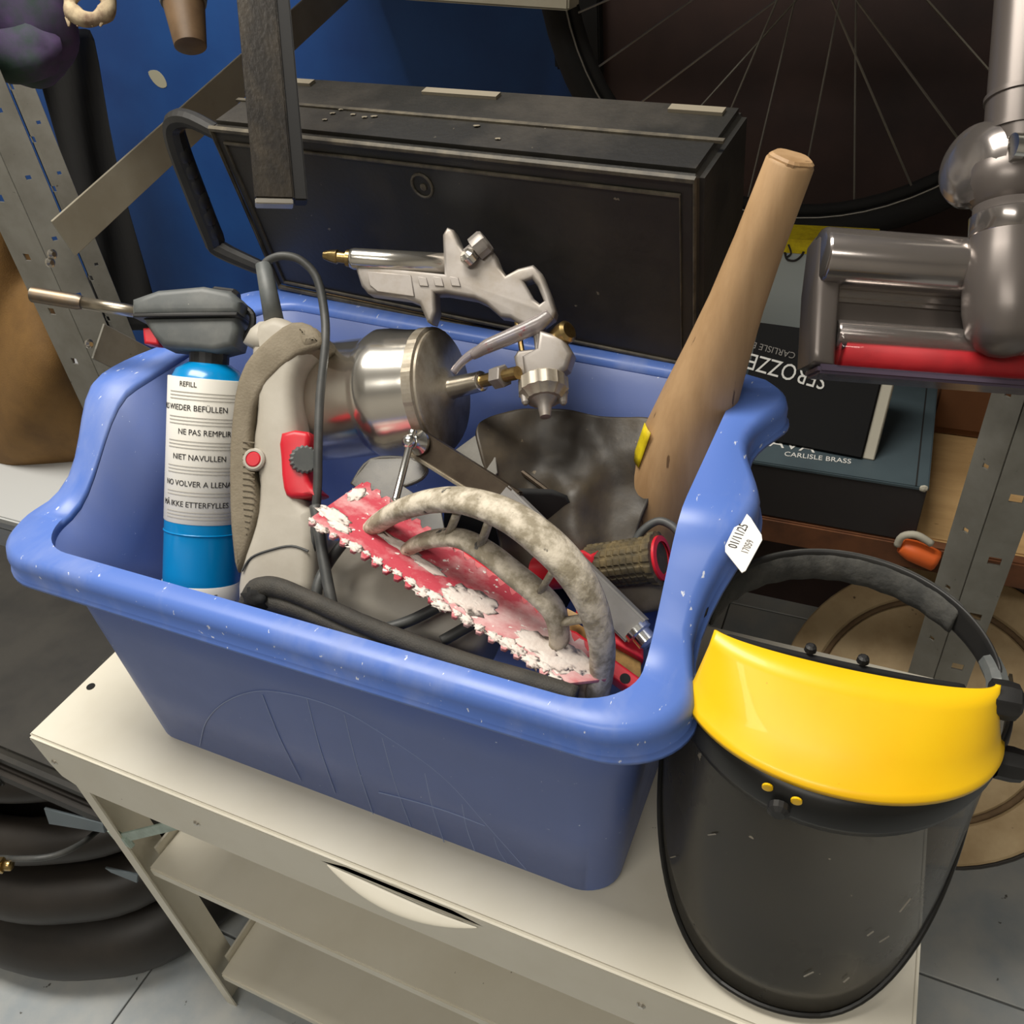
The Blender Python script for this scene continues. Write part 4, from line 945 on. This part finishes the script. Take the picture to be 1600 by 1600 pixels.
# ------------------------------------------------------------------ red framed hand tool under the rasp
pr = Plane(D(700, 860, .612), D(1000, 1075, .556), D(860, 900, .60))
t = thing('red_frame_tool', pr.hit(1000, 1080), 'red framed hand tool with cork insert lying under the plaster rasp', 'hand tool')
put('upper_rail', prismm([(704, 858), (722, 862), (840, 945), (862, 968), (858, 990), (838, 992), (830, 980), (826, 968), (706, 880)], pr, .012, .002, 0), 'red', t)
put('lower_rail', prismm([(876, 985), (900, 992), (1000, 1065), (1000, 1082), (985, 1084), (880, 1010)], pr, .014, .002, 0), 'red', t)
put('side_rail', prismm([(900, 955), (940, 975), (1004, 1015), (1004, 1036), (930, 995)], pr, .014, .002, 0), 'red', t)
put('cork_insert', prismm([(880, 960), (930, 990), (1002, 1034), (1002, 1066), (930, 1030), (885, 995)], pr, .008, .001, -.004), 'wooddk', t)
put('pivot_hole', lathem(pr.hit(975, 1066) + pr.n*.0071, pr.n, [(0, .0036), (.0004, .0036), (.0005, .002)], 16), 'hole', t)
o = put('wood_chip', prismm([(886, 952), (906, 962), (904, 974), (888, 966)], pr.shifted(.012), .004, .0008), 'plank'); tag(o, 'small yellow wood chip inside the curved casting of the rasp', 'chip')

# ------------------------------------------------------------------ plaster rasp: toothed red plate with cast handle
RA, RB = D(484, 812, .608), D(884, 1070, .524)
RW = D(582, 764, .640)
ra = (RB - RA).normalized(); rw = (RW - RA); rw = (rw - ra*rw.dot(ra)); RWID = rw.length; rw.normalize()
rn = ra.cross(rw)
if rn.z < 0: rn = -rn
RL = (RB - RA).length
t = thing('plaster_rasp', RA, 'red toothed plaster rasp with caked cast handle on top of the tub', 'rasp')
out = []; nT = 22
for i in range(nT):
    u = RL * i / nT; s_ = RL / nT
    out += [(u, 0), (u + s_*.30, -.0042), (u + s_*.62, -.0036), (u + s_*.70, .0012)]
out.append((RL, 0)); out.append((RL + .018, RWID*.35))
for i in range(nT):
    u = RL + .018 - (RL + .018) * (i + .2) / nT; s_ = (RL+.018) / nT; q_ = RWID * (1 - .42 * max(0, u) / RL)
    out += [(u, q_), (u - s_*.3, q_ + .0040), (u - s_*.62, q_ + .0034), (u - s_*.70, q_ - .001)]
out.append((0.0, RWID))
me = prismm([out], None, .003, .0004)
mm = Matrix((ra, rw, ra.cross(rw))).transposed().to_4x4(); mm.translation = RA; me.transform(mm)
plate = put('toothed_plate', me, 'plate', t)
def rp(u, v, h): return RA + ra*u + rw*v + rn*h
random.seed(3)
for i in range(nT):
    kk = random.uniform(.45, 1.35)
    put('plaster_crust', blob(rp(RL*(i+random.uniform(.2, .5))/nT, random.uniform(-.002, .002), .0012), .0052*kk, .0030*kk, .0013, i, .9, 6, 3, (ra, rw, rn)), 'plaster', plate, smooth=True)
for (u, v, a1, b1) in ((.30, .5, .0, 0), ):
    pass
for i, (fu, fv, sx_, sy_) in enumerate(((.60, .30, .016, .009), (.64, .40, .014, .008), (.57, .22, .010, .006), (.05, .25, .014, .006), (.10, .15, .010, .004), (.03, .75, .006, .008), (.86, .35, .018, .008), (.93, .25, .014, .007), (.97, .5, .016, .008), (.30, .45, .020, .004), (.42, .42, .014, .004))):
    put('plaster_smear', blob(rp(RL*fu, RWID*fv*(1 - .3*fu), .0015), sx_, sy_, .0006, 40+i, .55, 5, 3, (ra, rw, rn)), 'plaster', plate, smooth=True)
# cast handle: outer arch, inner arch, ribs between; stands over the middle of the plate
vm = RWID*.45
HP = Plane(rp(0, vm, 0), rp(RL, vm, 0), rp(RL*.5, vm, .1))
def arch(px, r, nm, mt, fl=1.0):
    o = put(nm, tubem([HP.hit(*p) for p in px], r, 12, 6, False, fl, rw), mt, t, smooth=True); return o
oa = arch([(566, 838), (590, 818), (628, 796), (680, 782), (735, 784), (795, 806), (850, 845), (895, 892), (925, 945), (940, 1000), (940, 1050), (932, 1088)], [.005, .0072, .0078, .0078, .0082, .0088, .0094, .0092, .0084, .0078, .0074, .0078], 'outer_arch', 'dirty', 1.35)
ia = arch([(628, 866), (655, 848), (690, 840), (725, 843), (765, 866), (805, 898), (842, 928), (866, 956), (874, 990), (872, 1030), (884, 1066)], [.005, .0058, .0058, .0056, .006, .0062, .0062, .006, .006, .006, .0064], 'inner_arch', 'dirty', 1.5)
put('casting_foot', tubem([HP.hit(562, 836), HP.hit(600, 852), HP.hit(632, 872)], [.005, .006, .005], 10, 4, False, 1.6, rw), 'plaster', t, smooth=True)
put('casting_foot', tubem([HP.hit(870, 1040), HP.hit(900, 1072), HP.hit(938, 1092)], [.006, .009, .007], 10, 4, False, 1.5, rw), 'dirty', t, smooth=True)
for p0, p1 in (((715, 800), (700, 838)), ((765, 812), (752, 850)), ((865, 890), (846, 922)), ((920, 965), (878, 972))):
    put('web_rib', tubem([HP.hit(*p0), HP.hit(*p1)], .0024, 8, 0, False, 2.0, rw), 'dirty', t, smooth=True)
for i in range(9):
    q = HP.hit(*random.choice(((700, 782), (735, 786), (800, 812), (600, 815), (640, 795), (930, 965), (938, 1020), (880, 1040), (840, 930))))
    put('plaster_crumb', blob(q + rn*.005, .004, .003, .0025, 70+i, .5, 4, 2), 'plaster', oa, smooth=True)

# ------------------------------------------------------------------ black zipped pouch along the front
t = thing('zipped_pouch', D(640, 1010, .56), 'black fabric pouch with zip lying along the front edge of the tub', 'pouch')
zp = [(386, 948, .590), (402, 922, .588), (430, 918, .582), (480, 936, .574), (560, 972, .562), (650, 1008, .549), (740, 1040, .535), (830, 1066, .522), (900, 1088, .512)]
put('top_seam', tubem([D(*p) for p in zp], [.007, .0085, .0075, .0065, .0065, .0068, .007, .007, .0065], 10, 6), 'fabric', t, smooth=True)
put('lower_seam', tubem([D(p[0] + 6, p[1] + 24, p[2] + .002) for p in zp], [.007, .008, .0075, .0065, .006, .006, .006, .006, .005], 10, 6), 'fabric', t, smooth=True)
put('side_cloth', sheet([[D(*p), D(p[0], p[1] + 40, p[2] + .004), D(p[0], p[1] + 90, p[2] + .03)] for p in zp]), 'fabric', t, smooth=True)
put('frayed_end', blob(D(402, 938, .586), .011, .009, .011, 8, .5, 6, 3), 'blackmatte', t, smooth=True)
zc = catmull([D(p[0] + 6, p[1] + 11, p[2] - .004) for p in zp[2:7]], 30)
bm = bmesh.new()
for i in range(0, len(zc) - 1, 1):
    d_ = (zc[i+1] - zc[i]).normalized(); w_ = d_.cross(FWD).normalized(); n_ = d_.cross(w_)
    me = framed(zc[i] - w_*.002 - n_*.0006, d_, w_, n_, .0009, .004, .0012); bm.from_mesh(me); bpy.data.meshes.remove(me)
tag(put('zip_teeth', bm_mesh(bm), 'cable', t), kind='stuff')
